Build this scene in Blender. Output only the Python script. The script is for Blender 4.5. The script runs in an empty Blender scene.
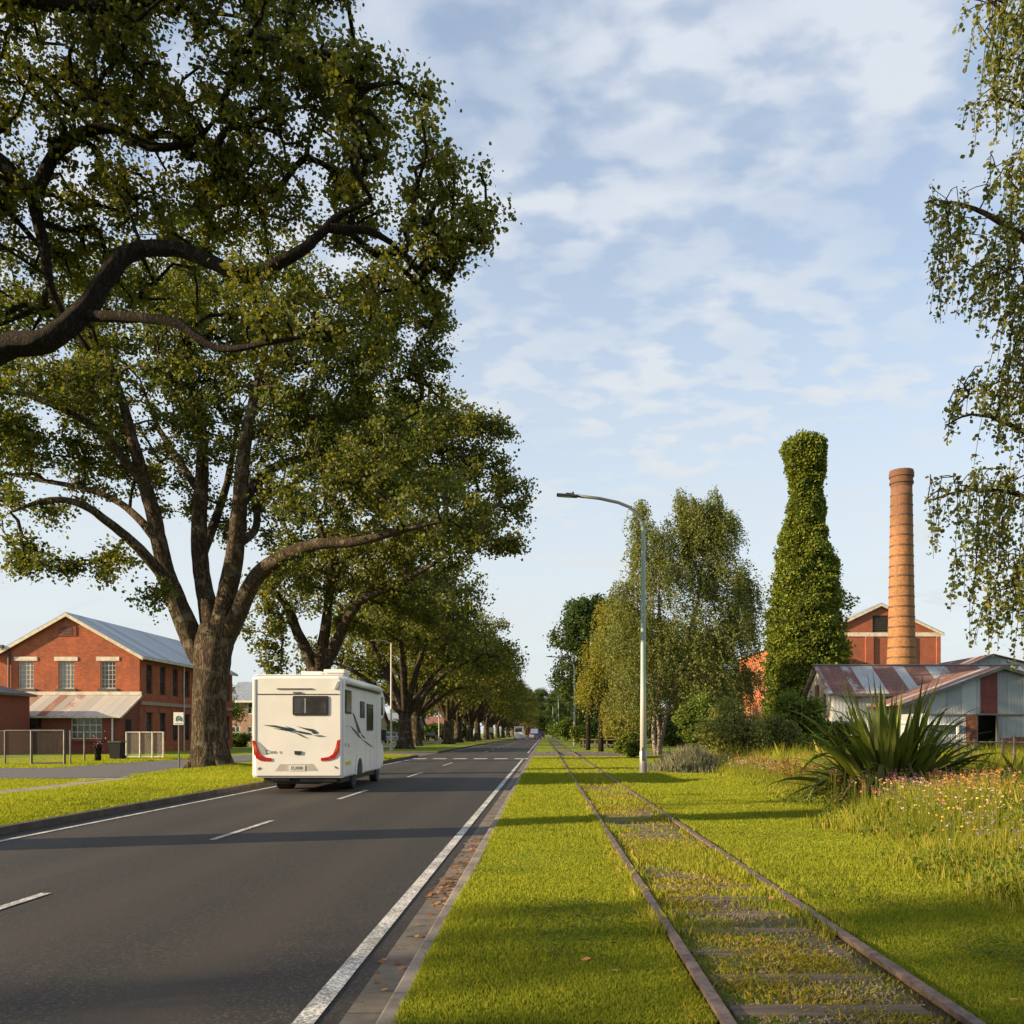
import bpy, bmesh, math, random
import numpy as np
from mathutils import Vector, Matrix
R = math.radians
S = bpy.context.scene
COL = S.collection
# ------------------------------------------------------------------ camera, sky, sun, exposure
CX, HY, F, CH = 544.6, 733.0, 900.0, 1.5
cam = bpy.data.cameras.new("camera"); camo = bpy.data.objects.new("camera", cam); COL.objects.link(camo)
camo.location = (0, 0, CH); camo.rotation_euler = (R(90), 0, 0)
cam.sensor_width = 36; cam.lens = F/1024*36
cam.shift_x = -(CX-512)/1024; cam.shift_y = (HY-512)/1024
cam.clip_start = 0.1; cam.clip_end = 5000
S.camera = camo
SUN_EL = R(16.5); SUN_DIR = Vector((-0.966, -0.259, 0)).normalized()   # horizontal direction towards the sun
sun = bpy.data.lights.new("sun", 'SUN'); suno = bpy.data.objects.new("sun", sun); COL.objects.link(suno)
sv = Vector((SUN_DIR.x*math.cos(SUN_EL), SUN_DIR.y*math.cos(SUN_EL), math.sin(SUN_EL)))
suno.rotation_euler = sv.to_track_quat('Z', 'Y').to_euler()
sun.energy = 5.0; sun.angle = R(0.6); sun.color = (1.0, 0.76, 0.46)
W = bpy.data.worlds.new("World"); S.world = W; W.use_nodes = True
wn, wl = W.node_tree.nodes, W.node_tree.links
wn.clear()
def wnode(t, **k):
    n = wn.new(t)
    for a, b in k.items(): setattr(n, a, b)
    return n
sky = wnode('ShaderNodeTexSky', sky_type='NISHITA', sun_disc=False, sun_elevation=SUN_EL, sun_rotation=math.atan2(SUN_DIR.x, SUN_DIR.y), air_density=1.0, dust_density=1.2, ozone_density=1.2)
bg = wnode('ShaderNodeBackground'); bg.inputs[1].default_value = 0.10
out = wnode('ShaderNodeOutputWorld')
tc = wnode('ShaderNodeTexCoord'); sep = wnode('ShaderNodeSeparateXYZ'); wl.new(tc.outputs['Generated'], sep.inputs[0])
def wmath(op, a, b=None, clamp=False):
    n = wnode('ShaderNodeMath', operation=op, use_clamp=clamp)
    for i, q in enumerate((a, b)):
        if q is None: continue
        if isinstance(q, (int, float)): n.inputs[i].default_value = q
        else: wl.new(q, n.inputs[i])
    return n.outputs[0]
zz = wmath('MAXIMUM', sep.outputs[2], 0.0)
zp = wmath('ADD', zz, 0.22)
cu = wmath('DIVIDE', sep.outputs[0], zp); cv = wmath('DIVIDE', sep.outputs[1], zp)
comb = wnode('ShaderNodeCombineXYZ'); wl.new(cu, comb.inputs[0]); wl.new(cv, comb.inputs[1])
mp = wnode('ShaderNodeMapping'); mp.inputs['Scale'].default_value = (1.5, 2.1, 1); mp.inputs['Rotation'].default_value = (0, 0, R(20)); mp.inputs['Location'].default_value = (3.1, 1.7, 0)
wl.new(comb.outputs[0], mp.inputs[0])
def wnoise(scale, det, rough, dist):
    n = wnode('ShaderNodeTexNoise'); n.inputs['Scale'].default_value = scale; n.inputs['Detail'].default_value = det
    n.inputs['Roughness'].default_value = rough; n.inputs['Distortion'].default_value = dist
    wl.new(mp.outputs[0], n.inputs['Vector']); return n.outputs['Fac']
def wramp(f, a, b):
    n = wnode('ShaderNodeMapRange', interpolation_type='SMOOTHSTEP'); n.inputs[1].default_value = a; n.inputs[2].default_value = b
    wl.new(f, n.inputs[0]); return n.outputs[0]
big = wramp(wnoise(1.5, 3, .5, .3), .34, .58)
puff = wramp(wnoise(7.0, 4, .45, .1), .36, .60)
fine = wramp(wnoise(1.9, 6, .55, .6), .35, .7)
mask = wmath('MULTIPLY', wmath('ADD', wmath('MULTIPLY', puff, .58), wmath('MULTIPLY', fine, .50)), wmath('ADD', wmath('MULTIPLY', big, .55), .62), True)
lowb = wmath('SUBTRACT', 1.0, wramp(zz, .02, .66))
streak = wramp(wnoise(.8, 5, .55, 1.0), .30, .68)
mask = wmath('MAXIMUM', mask, wmath('MULTIPLY', lowb, wmath('ADD', .78, wmath('MULTIPLY', streak, .22))))
mask = wmath('ADD', wmath('MULTIPLY', mask, .74), .27, True)
mix = wnode('ShaderNodeMix', data_type='RGBA'); wl.new(mask, mix.inputs[0])
hs = wnode('ShaderNodeHueSaturation'); hs.inputs['Saturation'].default_value = 1.0; hs.inputs['Value'].default_value = 1.25
wl.new(sky.outputs[0], hs.inputs['Color']); wl.new(hs.outputs[0], mix.inputs[6])
ccol = wnode('ShaderNodeMix', data_type='RGBA'); wl.new(lowb, ccol.inputs[0])
ccol.inputs[6].default_value = (3.25, 3.5, 3.9, 1); ccol.inputs[7].default_value = (3.45, 3.68, 3.78, 1)
wl.new(ccol.outputs[2], mix.inputs[7])
wl.new(mix.outputs[2], bg.inputs[0]); wl.new(bg.outputs[0], out.inputs[0])
S.view_settings.view_transform = 'Standard'; S.view_settings.look = 'None'; S.view_settings.gamma = 1; S.view_settings.exposure = 1.15
S.cycles.max_bounces = 6; S.cycles.diffuse_bounces = 3; S.cycles.transmission_bounces = 4; S.cycles.transparent_max_bounces = 4

# ------------------------------------------------------------------ helpers
def P(x, y, Y): return Vector(((x-CX)/F*Y, Y, CH-(y-HY)/F*Y))
def Zp(y, Y): return CH-(y-HY)/F*Y
def Xp(x, Y): return (x-CX)/F*Y
def empty(name, label, cat, loc=(0, 0, 0), rz=0.0, group=None):
    o = bpy.data.objects.new(name, None); COL.objects.link(o)
    o.location = loc; o.rotation_euler = (0, 0, rz); o.empty_display_size = .3
    o['label'] = label; o['category'] = cat
    if group: o['group'] = group
    return o
def tag(o, label=None, cat=None, group=None, kind=None):
    if label: o['label'] = label
    if cat: o['category'] = cat
    if group: o['group'] = group
    if kind: o['kind'] = kind
    return o
def kids(o): return [c for c in bpy.data.objects if c.parent == o]
def copy_tree(o, parent=None):
    ch = kids(o)
    c = o.copy(); COL.objects.link(c); c.parent = parent
    for k in ch: copy_tree(k, c)
    return c
def base_of(parent):
    b = Vector((0, 0, 0))
    while parent is not None:
        b += parent.location; parent = parent.parent
    return b
class MB:
    def __init__(s): s.v = []; s.f = []; s.m = []; s.cur = 0
    def add(s, vs, fs):
        n = len(s.v); s.v += [tuple(v) for v in vs]
        for f in fs: s.f.append([i+n for i in f]); s.m.append(s.cur)
        return s
    def poly(s, pts): return s.add(pts, [list(range(len(pts)))])
    def box(s, c, d, M=None):
        vs = [Vector((c[0]+sx*d[0]/2, c[1]+sy*d[1]/2, c[2]+sz*d[2]/2)) for sx in (-1, 1) for sy in (-1, 1) for sz in (-1, 1)]
        if M: vs = [M @ v for v in vs]
        return s.add(vs, [[0, 1, 3, 2], [4, 6, 7, 5], [0, 4, 5, 1], [2, 3, 7, 6], [0, 2, 6, 4], [1, 5, 7, 3]])
    def box2(s, a, b): return s.box([(a[i]+b[i])/2 for i in range(3)], [abs(b[i]-a[i]) for i in range(3)])
    def tube(s, pts, rad, n=8, cap=True):
        pts = [Vector(p) for p in pts]
        if isinstance(rad, (int, float)): rad = [rad]*len(pts)
        vs = []; fs = []; up = None
        for i, p in enumerate(pts):
            t = (pts[min(i+1, len(pts)-1)]-pts[max(i-1, 0)])
            t = t.normalized() if t.length > 1e-9 else Vector((0, 0, 1))
            if up is None:
                up = Vector((1, 0, 0)) if abs(t.x) < .8 else Vector((0, 1, 0))
            a = (up - t*up.dot(t)).normalized(); b = t.cross(a); up = a
            for k in range(n):
                an = 2*math.pi*k/n
                vs.append(p+(a*math.cos(an)+b*math.sin(an))*rad[i])
        for i in range(len(pts)-1):
            for k in range(n):
                fs.append([i*n+k, i*n+(k+1) % n, (i+1)*n+(k+1) % n, (i+1)*n+k])
        if cap:
            fs.append(list(range(n))[::-1]); fs.append([(len(pts)-1)*n+k for k in range(n)])
        return s.add(vs, fs)
    def lathe(s, c, prof, n=24, cap=True):
        vs = []; fs = []
        for (r, z) in prof:
            for k in range(n):
                a = 2*math.pi*k/n; vs.append((c[0]+r*math.cos(a), c[1]+r*math.sin(a), c[2]+z))
        for i in range(len(prof)-1):
            for k in range(n): fs.append([i*n+k, i*n+(k+1) % n, (i+1)*n+(k+1) % n, (i+1)*n+k])
        if cap: fs.append(list(range(n))[::-1]); fs.append([(len(prof)-1)*n+k for k in range(n)])
        return s.add(vs, fs)
    def prism(s, pts, off):
        off = Vector(off); n = len(pts); pts = [Vector(p) for p in pts]
        return s.add(pts+[p+off for p in pts], [list(range(n))[::-1], [n+i for i in range(n)]]+[[i, (i+1) % n, n+(i+1) % n, n+i] for i in range(n)])
    def build(s, name, mats, parent=None, world=True, smooth=False, bevel=0):
        me = bpy.data.meshes.new(name)
        b = base_of(parent) if (world and parent) else Vector((0, 0, 0))
        me.from_pydata([(v[0]-b.x, v[1]-b.y, v[2]-b.z) for v in s.v], [], s.f)
        if not isinstance(mats, (list, tuple)): mats = [mats]
        for m in mats: me.materials.append(m)
        if len(mats) > 1: me.polygons.foreach_set('material_index', s.m)
        bm = bmesh.new(); bm.from_mesh(me); bmesh.ops.recalc_face_normals(bm, faces=bm.faces[:])
        if bevel:
            bmesh.ops.remove_doubles(bm, verts=bm.verts[:], dist=1e-5)
            bmesh.ops.bevel(bm, geom=[e for e in bm.edges if len(e.link_faces) == 2 and e.calc_face_angle(0) > .5], offset=bevel, segments=2, affect='EDGES', profile=.5)
        bm.to_mesh(me); bm.free()
        if smooth: me.polygons.foreach_set('use_smooth', [True]*len(me.polygons))
        me.update()
        o = bpy.data.objects.new(name, me); COL.objects.link(o); o.parent = parent
        return o
def np_mesh(name, verts, nper, mats, parent=None, midx=None, base=None):
    """verts (N, nper, 3): N separate faces of nper corners"""
    N = len(verts); me = bpy.data.meshes.new(name)
    v = np.asarray(verts, dtype=np.float32).reshape(-1, 3)
    b = base_of(parent) if base is None else base
    v = v - np.array([b[0], b[1], b[2]], dtype=np.float32)
    me.vertices.add(len(v)); me.vertices.foreach_set('co', v.ravel())
    me.loops.add(len(v)); me.loops.foreach_set('vertex_index', np.arange(len(v), dtype=np.int32))
    me.polygons.add(N); me.polygons.foreach_set('loop_start', np.arange(N, dtype=np.int32)*nper)
    if not isinstance(mats, (list, tuple)): mats = [mats]
    for m in mats: me.materials.append(m)
    if midx is not None: me.polygons.foreach_set('material_index', midx.astype(np.int32))
    me.update(calc_edges=True)
    o = bpy.data.objects.new(name, me); COL.objects.link(o); o.parent = parent
    return o
def text_mesh(name, s, size, mat, parent, M, depth=.002):
    cu = bpy.data.curves.new(name, 'FONT'); cu.body = s; cu.size = size; cu.align_x = 'CENTER'; cu.align_y = 'CENTER'; cu.extrude = depth
    to = bpy.data.objects.new(name, cu); COL.objects.link(to)
    dg = bpy.context.evaluated_depsgraph_get(); dg.update()
    me = bpy.data.meshes.new_from_object(to.evaluated_get(dg)); bpy.data.objects.remove(to)
    me.transform(M); me.materials.clear(); me.materials.append(mat); me.name = name
    o = bpy.data.objects.new(name, me); COL.objects.link(o); o.parent = parent
    return o

# ------------------------------------------------------------------ materials
class NT:
    def __init__(s, name):
        s.mat = bpy.data.materials.new(name); s.mat.use_nodes = True
        s.n = s.mat.node_tree.nodes; s.l = s.mat.node_tree.links; s.n.clear()
        s.out = s.n.new('ShaderNodeOutputMaterial')
    def node(s, t, ins=None, **k):
        n = s.n.new(t)
        for a, b in k.items(): setattr(n, a, b)
        for a, b in (ins or {}).items(): s.put(n.inputs[a], b)
        return n
    def put(s, sock, v):
        if isinstance(v, bpy.types.NodeSocket): s.l.new(v, sock)
        elif isinstance(v, (tuple, list)) and len(v) == 3 and sock.type == 'RGBA': sock.default_value = (*v, 1)
        else: sock.default_value = v
    def math(s, op, a, b=0.0, clamp=False):
        n = s.node('ShaderNodeMath', operation=op, use_clamp=clamp); s.put(n.inputs[0], a); s.put(n.inputs[1], b); return n.outputs[0]
    def mix(s, f, a, b, blend='MIX'):
        n = s.node('ShaderNodeMix', data_type='RGBA', blend_type=blend); s.put(n.inputs[0], f); s.put(n.inputs[6], a); s.put(n.inputs[7], b); return n.outputs[2]
    def noise(s, scale, det=4, rough=.5, vec=None, dist=0.0):
        n = s.node('ShaderNodeTexNoise', {'Scale': scale, 'Detail': det, 'Roughness': rough, 'Distortion': dist})
        if vec is not None: s.l.new(vec, n.inputs['Vector'])
        return n.outputs['Fac']
    def step(s, f, a, b):
        n = s.node('ShaderNodeMapRange', {1: a, 2: b}, interpolation_type='SMOOTHSTEP'); s.put(n.inputs[0], f); return n.outputs[0]
    def pos(s): return s.node('ShaderNodeNewGeometry').outputs['Position']
    def obj(s): return s.node('ShaderNodeTexCoord').outputs['Object']
    def xyz(s, v):
        n = s.node('ShaderNodeSeparateXYZ'); s.l.new(v, n.inputs[0]); return n.outputs
    def vec(s, a, b, c):
        n = s.node('ShaderNodeCombineXYZ')
        for i, q in enumerate((a, b, c)): s.put(n.inputs[i], q)
        return n.outputs[0]
    def scale(s, v, sc):
        n = s.node('ShaderNodeMapping'); n.inputs['Scale'].default_value = sc; s.l.new(v, n.inputs[0]); return n.outputs[0]
    def bump(s, h, strength=.3, dist=.02):
        return s.node('ShaderNodeBump', {'Height': h, 'Strength': strength, 'Distance': dist}).outputs[0]
    def bsdf(s, color, rough=.6, metal=0.0, normal=None, spec=.5, emit=None, es=0):
        n = s.node('ShaderNodeBsdfPrincipled', {'Base Color': color, 'Roughness': rough, 'Metallic': metal})
        s.put(n.inputs['Specular IOR Level'], spec)
        if normal is not None: s.l.new(normal, n.inputs['Normal'])
        s.l.new(n.outputs[0], s.out.inputs[0]); return s.mat
def plain(name, c, rough=.6, metal=0, spec=.5, var=.12, sc=3.0):
    t = NT(name); v = t.obj(); f = t.noise(sc, 5, .6, v)
    col = t.mix(t.step(f, .3, .7), tuple(x*(1-var) for x in c), tuple(min(1, x*(1+var)) for x in c))
    return t.bsdf(col, rough, metal, None, spec)
def mat_asphalt(name, base, lanes=False):
    t = NT(name); p = t.pos(); xs = t.xyz(p)
    g1 = t.noise(160, 3, .7, p); g2 = t.noise(1.3, 5, .6, t.scale(p, (1.0, .35, 1))); g3 = t.noise(38, 3, .6, p)
    vo = t.node('ShaderNodeTexVoronoi', {'Scale': 75.0}); t.l.new(p, vo.inputs['Vector']); g4 = t.xyz(vo.outputs['Color'])[0]
    c = t.mix(t.step(g1, .38, .68), tuple(x*.55 for x in base), tuple(x*1.75 for x in base))
    c = t.mix(t.math('MULTIPLY', t.step(g4, .80, .90), .8), c, tuple(x*3.0 for x in base))
    c = t.mix(t.math('MULTIPLY', t.step(g4, .40, .15), .7), c, tuple(x*.35 for x in base))
    c = t.mix(t.math('MULTIPLY', t.step(g2, .35, .7), .5), c, tuple(x*1.28 for x in base))
    if lanes:
        for cx, w in ((-2.2, .30), (-3.9, .30), (-5.3, .30), (-6.9, .30)):   # worn wheel tracks
            d = t.math('ABSOLUTE', t.math('SUBTRACT', xs[0], cx))
            m = t.math('MULTIPLY', t.math('SUBTRACT', 1.0, t.step(d, 0.0, w*2)), .65)
            c = t.mix(m, c, (base[0]*1.7, base[1]*1.6, base[2]*1.45))
        ck = t.node('ShaderNodeTexVoronoi', {'Scale': .32, 'Randomness': 1.0}, feature='DISTANCE_TO_EDGE')
        t.l.new(t.scale(p, (1, .5, 1)), ck.inputs['Vector'])
        wob = t.math('ADD', ck.outputs['Distance'], t.math('MULTIPLY', t.math('SUBTRACT', g3, .5), .02))
        m = t.math('MULTIPLY', t.math('MULTIPLY', t.math('SUBTRACT', 1.0, t.step(wob, .001, .006)), t.step(g2, .5, .6)), .5)
        c = t.mix(m, c, (.018, .018, .018))
        sw = t.noise(.7, 4, .6, t.scale(p, (3, .12, 1)))
        c = t.mix(t.math('MULTIPLY', t.step(sw, .52, .75), .35), c, tuple(x*.6 for x in base))
    h = t.math('ADD', g1, t.math('MULTIPLY', g3, .5))
    return t.bsdf(c, t.math('ADD', .6, t.math('MULTIPLY', g1, .25)), 0, t.bump(h, .55, .008), .35)
def mat_concrete(name, base, joints=0):
    t = NT(name); p = t.pos(); xs = t.xyz(p)
    n1 = t.noise(2.5, 6, .65, p); n2 = t.noise(60, 3, .6, p)
    c = t.mix(t.step(n1, .3, .72), tuple(x*.55 for x in base), tuple(x*1.15 for x in base))
    c = t.mix(t.math('MULTIPLY', t.step(n2, .45, .75), .35), c, tuple(x*.5 for x in base))
    if joints:
        f = t.math('FRACT', t.math('DIVIDE', xs[1], joints)); m = t.math('LESS_THAN', f, .012/joints)
        c = t.mix(m, c, tuple(x*.2 for x in base))
    return t.bsdf(c, .85, 0, t.bump(n2, .4, .004), .3)
def mat_paintline():
    t = NT('road_paint'); p = t.pos()
    n = t.noise(55, 4, .75, p); n2 = t.noise(3, 4, .6, p)
    wear = t.math('MULTIPLY', t.step(t.math('ADD', n, t.math('MULTIPLY', n2, .35)), .56, .74), .85)
    c = t.mix(wear, (.74, .73, .70), (.10, .10, .10))
    return t.bsdf(c, .6, 0, t.bump(n, .3, .003), .4)
def mat_grassground(name, track=False):
    t = NT(name); p = t.pos(); xs = t.xyz(p)
    a = t.noise(.55, 5, .6, p); b = t.noise(45, 4, .7, p); e = t.noise(5, 4, .6, p)
    c = t.mix(t.step(a, .33, .67), (.125, .190, .015), (.28, .32, .026))
    c = t.mix(t.math('MULTIPLY', t.step(b, .35, .7), .6), c, (.055, .095, .009))
    c = t.mix(t.math('MULTIPLY', t.step(e, .55, .75), .4), c, (.17, .17, .035))
    h = b
    if track:
        w = t.math('MULTIPLY', t.math('SUBTRACT', t.noise(1.1, 5, .7, p), .5), 1.1)
        d = t.math('ABSOLUTE', t.math('SUBTRACT', t.math('ADD', xs[0], w), 1.50))
        near = t.math('SUBTRACT', 1.0, t.step(d, .45, .95))
        d2 = t.noise(1.7, 5, .65, p)
        dirt = t.math('MULTIPLY', near, t.step(d2, .36, .56))
        gr = t.noise(90, 3, .7, p)
        dc = t.mix(t.step(gr, .35, .7), (.075, .062, .042), (.27, .235, .165))
        dc = t.mix(t.math('MULTIPLY', t.step(t.noise(3.3, 4, .6, p), .5, .65), .7), dc, (.19, .175, .045))
        c = t.mix(dirt, c, dc); h = t.math('ADD', b, gr)
        rr = t.math('MINIMUM', t.math('ABSOLUTE', t.math('SUBTRACT', xs[0], .865)), t.math('ABSOLUTE', t.math('SUBTRACT', xs[0], 2.025)))
        c = t.mix(t.math('MULTIPLY', t.math('SUBTRACT', 1.0, t.step(rr, .05, .14)), .7), c, (.045, .035, .022))
    return t.bsdf(c, .9, 0, t.bump(h, .8, .03), .15)
def mat_leaf(name, dark, light, yellow, trans=.35, cl=.5, yam=.18, gloss=.022):
    t = NT(name); g = t.node('ShaderNodeNewGeometry'); rnd = g.outputs['Random Per Island']
    ob = t.node('ShaderNodeObjectInfo').outputs['Random']
    n = t.noise(cl, 3, .5, g.outputs['Position'])
    c = t.mix(rnd, dark, light)
    c = t.mix(t.math('MULTIPLY', t.step(n, .40, .68), .55), c, light)
    y = t.math('GREATER_THAN', t.math('FRACT', t.math('MULTIPLY', rnd, 37.7)), 1-yam)
    c = t.mix(t.math('MULTIPLY', y, .8), c, yellow)
    c = t.mix(t.math('MULTIPLY', ob, .22), c, yellow)
    d = t.node('ShaderNodeBsdfDiffuse', {'Color': c}); tr = t.node('ShaderNodeBsdfTranslucent')
    t.put(tr.inputs['Color'], t.mix(.5, c, t.mix(1.0, c, (1.9, 1.75, .45), 'MULTIPLY')))
    gl = t.node('ShaderNodeBsdfGlossy', {'Roughness': .6}); t.put(gl.inputs['Color'], (.9, .95, .9))
    m1 = t.node('ShaderNodeMixShader', {0: trans}); t.l.new(d.outputs[0], m1.inputs[1]); t.l.new(tr.outputs[0], m1.inputs[2])
    m2 = t.node('ShaderNodeMixShader', {0: gloss}); t.l.new(m1.outputs[0], m2.inputs[1]); t.l.new(gl.outputs[0], m2.inputs[2])
    t.l.new(m2.outputs[0], t.out.inputs[0]); return t.mat
def mat_bark(name, a, b, sc=1.0, lichen=None):
    t = NT(name); p = t.obj()
    r1 = t.noise(8*sc, 4, .6, t.scale(p, (1, 1, .16)), 1.2); r1 = t.math('MULTIPLY', t.math('ABSOLUTE', t.math('SUBTRACT', r1, .5)), 5.0, True)
    n = t.noise(14*sc, 5, .65, t.scale(p, (1, 1, .35)), 1.5); n2 = t.noise(2.2, 4, .6, p)
    h = t.math('ADD', r1, n)
    c = t.mix(t.step(t.math('MULTIPLY', h, .6), .28, .80), a, b)
    if lichen: c = t.mix(t.math('MULTIPLY', t.step(n2, .52, .68), .55), c, lichen)
    return t.bsdf(c, .9, 0, t.bump(h, 1.0, .06), .2)
def mat_brick(name, c1, c2, mortar, wear=(.16, .07, .05)):
    t = NT(name); g = t.node('ShaderNodeNewGeometry'); p = t.obj(); xs = t.xyz(p)
    nx = t.math('ABSOLUTE', t.xyz(g.outputs['True Normal'])[0])
    s = t.math('GREATER_THAN', nx, .6)
    u = t.math('ADD', t.math('MULTIPLY', xs[0], t.math('SUBTRACT', 1.0, s)), t.math('MULTIPLY', xs[1], s))
    br = t.node('ShaderNodeTexBrick', {'Color1': (*c1, 1), 'Color2': (*c2, 1), 'Mortar': (*mortar, 1), 'Scale': 1.0, 'Mortar Size': .008, 'Mortar Smooth': .3, 'Bias': 0.0, 'Brick Width': .24, 'Row Height': .086})
    t.l.new(t.vec(u, xs[2], 0.0), br.inputs['Vector'])
    n = t.noise(.9, 6, .65, p); n2 = t.noise(4, 5, .8, t.scale(p, (1, 1, 2)))
    c = t.mix(t.math('MULTIPLY', t.step(n, .35, .72), .6), br.outputs['Color'], wear)
    c = t.mix(t.math('MULTIPLY', t.step(n2, .52, .8), .55), c, tuple(x*1.35 for x in c1))
    st = t.noise(1.4, 5, .7, t.scale(p, (1.2, 1.2, .12)))
    c = t.mix(t.math('MULTIPLY', t.step(st, .58, .8), .45), c, tuple(x*.35 for x in wear))
    return t.bsdf(c, .85, 0, t.bump(br.outputs['Fac'], .5, .01), .25)
def mat_iron(name, axis, base=(.42, .44, .46), rust=(.20, .055, .028), amount=.45, sheet=.76, pitch=.076, seed=0.0, wash=(.5, .5, .48)):
    """corrugated iron: ribs across `axis`, each sheet its own amount of rust"""
    t = NT(name); p = t.obj(); xs = t.xyz(p); a = xs[axis]
    sh = t.math('FLOOR', t.math('DIVIDE', t.math('ADD', a, seed), sheet))
    other = xs[1] if axis == 0 else xs[0]
    wn_ = t.node('ShaderNodeTexWhiteNoise', noise_dimensions='1D'); t.l.new(t.math('ADD', sh, seed), wn_.inputs['W']); r = wn_.outputs['Value']
    blot = t.noise(.55, 5, .7, t.vec(t.math('ADD', xs[0], t.math('MULTIPLY', r, 30.0)), t.math('MULTIPLY', other, .4), t.math('MULTIPLY', xs[2], .6)))
    fine = t.noise(7, 5, .75, t.scale(p, (1, 1, .6)))
    m = t.step(t.math('ADD', t.math('ADD', t.math('MULTIPLY', r, .50), t.math('MULTIPLY', blot, .65)), t.math('MULTIPLY', fine, .42)), 1.12-amount, 1.26-amount)
    c0 = t.mix(r, tuple(x*.72 for x in base), tuple(min(1, x*1.25) for x in base))
    c0 = t.mix(t.math('MULTIPLY', t.step(fine, .5, .8), .4), c0, wash)
    rc = t.mix(t.step(fine, .35, .7), tuple(x*.55 for x in rust), tuple(x*1.7 for x in rust))
    c = t.mix(t.math('MULTIPLY', m, .92), c0, rc)
    fr = t.math('FRACT', t.math('DIVIDE', t.math('ADD', a, seed), sheet)); seam = t.math('LESS_THAN', fr, .035)
    c = t.mix(t.math('MULTIPLY', seam, .55), c, (.06, .05, .045))
    w = t.math('SINE', t.math('MULTIPLY', a, 2*math.pi/pitch))
    return t.bsdf(c, t.math('ADD', .42, t.math('MULTIPLY', m, .45)), t.math('MULTIPLY', t.math('SUBTRACT', 1.0, m), .25), t.bump(w, .7, .02), .4)
def mat_glass(name, c=(.02, .022, .025), rough=.12, dirty=.3):
    t = NT(name); p = t.pos(); n = t.noise(1.7, 5, .7, p)
    col = t.mix(t.math('MULTIPLY', t.step(n, .4, .7), dirty), c, (.30, .31, .30))
    return t.bsdf(col, rough, 0, t.bump(n, .08, .05), .8)
def mat_wood(name, c, axis=2, rough=.8):
    t = NT(name); p = t.obj(); sc = [9, 9, 9]; sc[axis] = .7
    n = t.noise(1.0, 6, .7, t.scale(p, tuple(sc)), .6); n2 = t.noise(2, 3, .5, p)
    col = t.mix(t.step(n, .3, .7), tuple(x*.45 for x in c), tuple(x*1.35 for x in c))
    col = t.mix(t.math('MULTIPLY', t.step(n2, .45, .7), .4), col, tuple(x*.6 for x in c))
    return t.bsdf(col, rough, 0, t.bump(n, .6, .01), .25)
def mat_rust(name, a=(.05, .03, .022), b=(.19, .105, .065), metal=.3):
    t = NT(name); p = t.pos(); n = t.noise(9, 6, .75, p); n2 = t.noise(80, 3, .6, p)
    c = t.mix(t.step(n, .3, .7), a, b)
    return t.bsdf(c, .62, metal, t.bump(n2, .5, .003), .4)
M = {}
M['asphalt'] = mat_asphalt('asphalt', (.029, .026, .024), True)
M['asphalt_old'] = mat_asphalt('asphalt_old', (.10, .092, .09))
M['gutter'] = mat_concrete('gutter_concrete', (.17, .15, .13), 2.4)
M['kerb'] = mat_concrete('kerb_concrete', (.26, .225, .195), 1.2)
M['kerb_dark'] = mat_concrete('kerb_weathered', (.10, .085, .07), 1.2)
M['path'] = mat_concrete('path_concrete', (.30, .26, .23), 1.5)
M['paint'] = mat_paintline()
M['grass'] = mat_grassground('grass_ground'); M['grass_track'] = mat_grassground('grass_and_ballast', True)
M['blade'] = mat_leaf('grass_blade', (.100, .170, .018), (.285, .335, .036), (.43, .38, .06), .42, 2.6, .12, .0)
M['blade_dry'] = mat_leaf('meadow_blade', (.13, .19, .018), (.28, .32, .032), (.46, .36, .10), .45, .8, .24, .0)
M['oak'] = mat_leaf('oak_leaf', (.028, .052, .009), (.108, .130, .015), (.21, .18, .020), .45, .30, .16)
M['oak_far'] = mat_leaf('oak_leaf_far', (.030, .056, .008), (.112, .135, .014), (.24, .20, .022), .45, .25, .14)
M['dark_leaf'] = mat_leaf('dark_leaf', (.016, .040, .009), (.050, .090, .014), (.12, .15, .02), .3, .3, .06)
M['birch'] = mat_leaf('birch_leaf', (.060, .092, .024), (.125, .165, .040), (.22, .21, .040), .42, .35, .15)
M['birch_near'] = mat_leaf('birch_near_leaf', (.045, .076, .016), (.125, .150, .026), (.26, .22, .035), .45, .9, .18)
M['gold'] = mat_leaf('golden_leaf', (.095, .115, .014), (.22, .22, .024), (.32, .26, .03), .42, .5, .15)
M['ivy'] = mat_leaf('ivy_leaf', (.024, .058, .008), (.105, .145, .011), (.24, .25, .016), .30, .30, .25)
M['bush'] = mat_leaf('bush_leaf', (.036, .080, .011), (.115, .175, .020), (.24, .23, .025), .38, .8, .12)
M['dry_bush'] = mat_leaf('dry_bush_leaf', (.070, .100, .022), (.18, .21, .045), (.28, .23, .07), .3, 1.0, .2)
M['weed'] = mat_leaf('dry_weed', (.15, .15, .022), (.34, .32, .045), (.44, .34, .08), .4, 2.0, .3, .0)
M['flax'] = mat_leaf('flax_leaf', (.010, .024, .007), (.060, .095, .016), (.28, .30, .04), .3, 3.0, .12)
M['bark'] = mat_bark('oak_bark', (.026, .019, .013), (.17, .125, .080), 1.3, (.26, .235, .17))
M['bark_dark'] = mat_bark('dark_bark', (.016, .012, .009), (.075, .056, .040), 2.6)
M['bark_birch'] = mat_bark('birch_bark', (.16, .12, .09), (.62, .54, .46), 1.4)
M['brick'] = mat_brick('brick', (.46, .115, .038), (.30, .060, .024), (.34, .23, .15))
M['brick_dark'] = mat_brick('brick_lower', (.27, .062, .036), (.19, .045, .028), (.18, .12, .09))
M['brick_factory'] = mat_brick('factory_brick', (.36, .105, .052), (.29, .080, .042), (.28, .19, .14))
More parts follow.
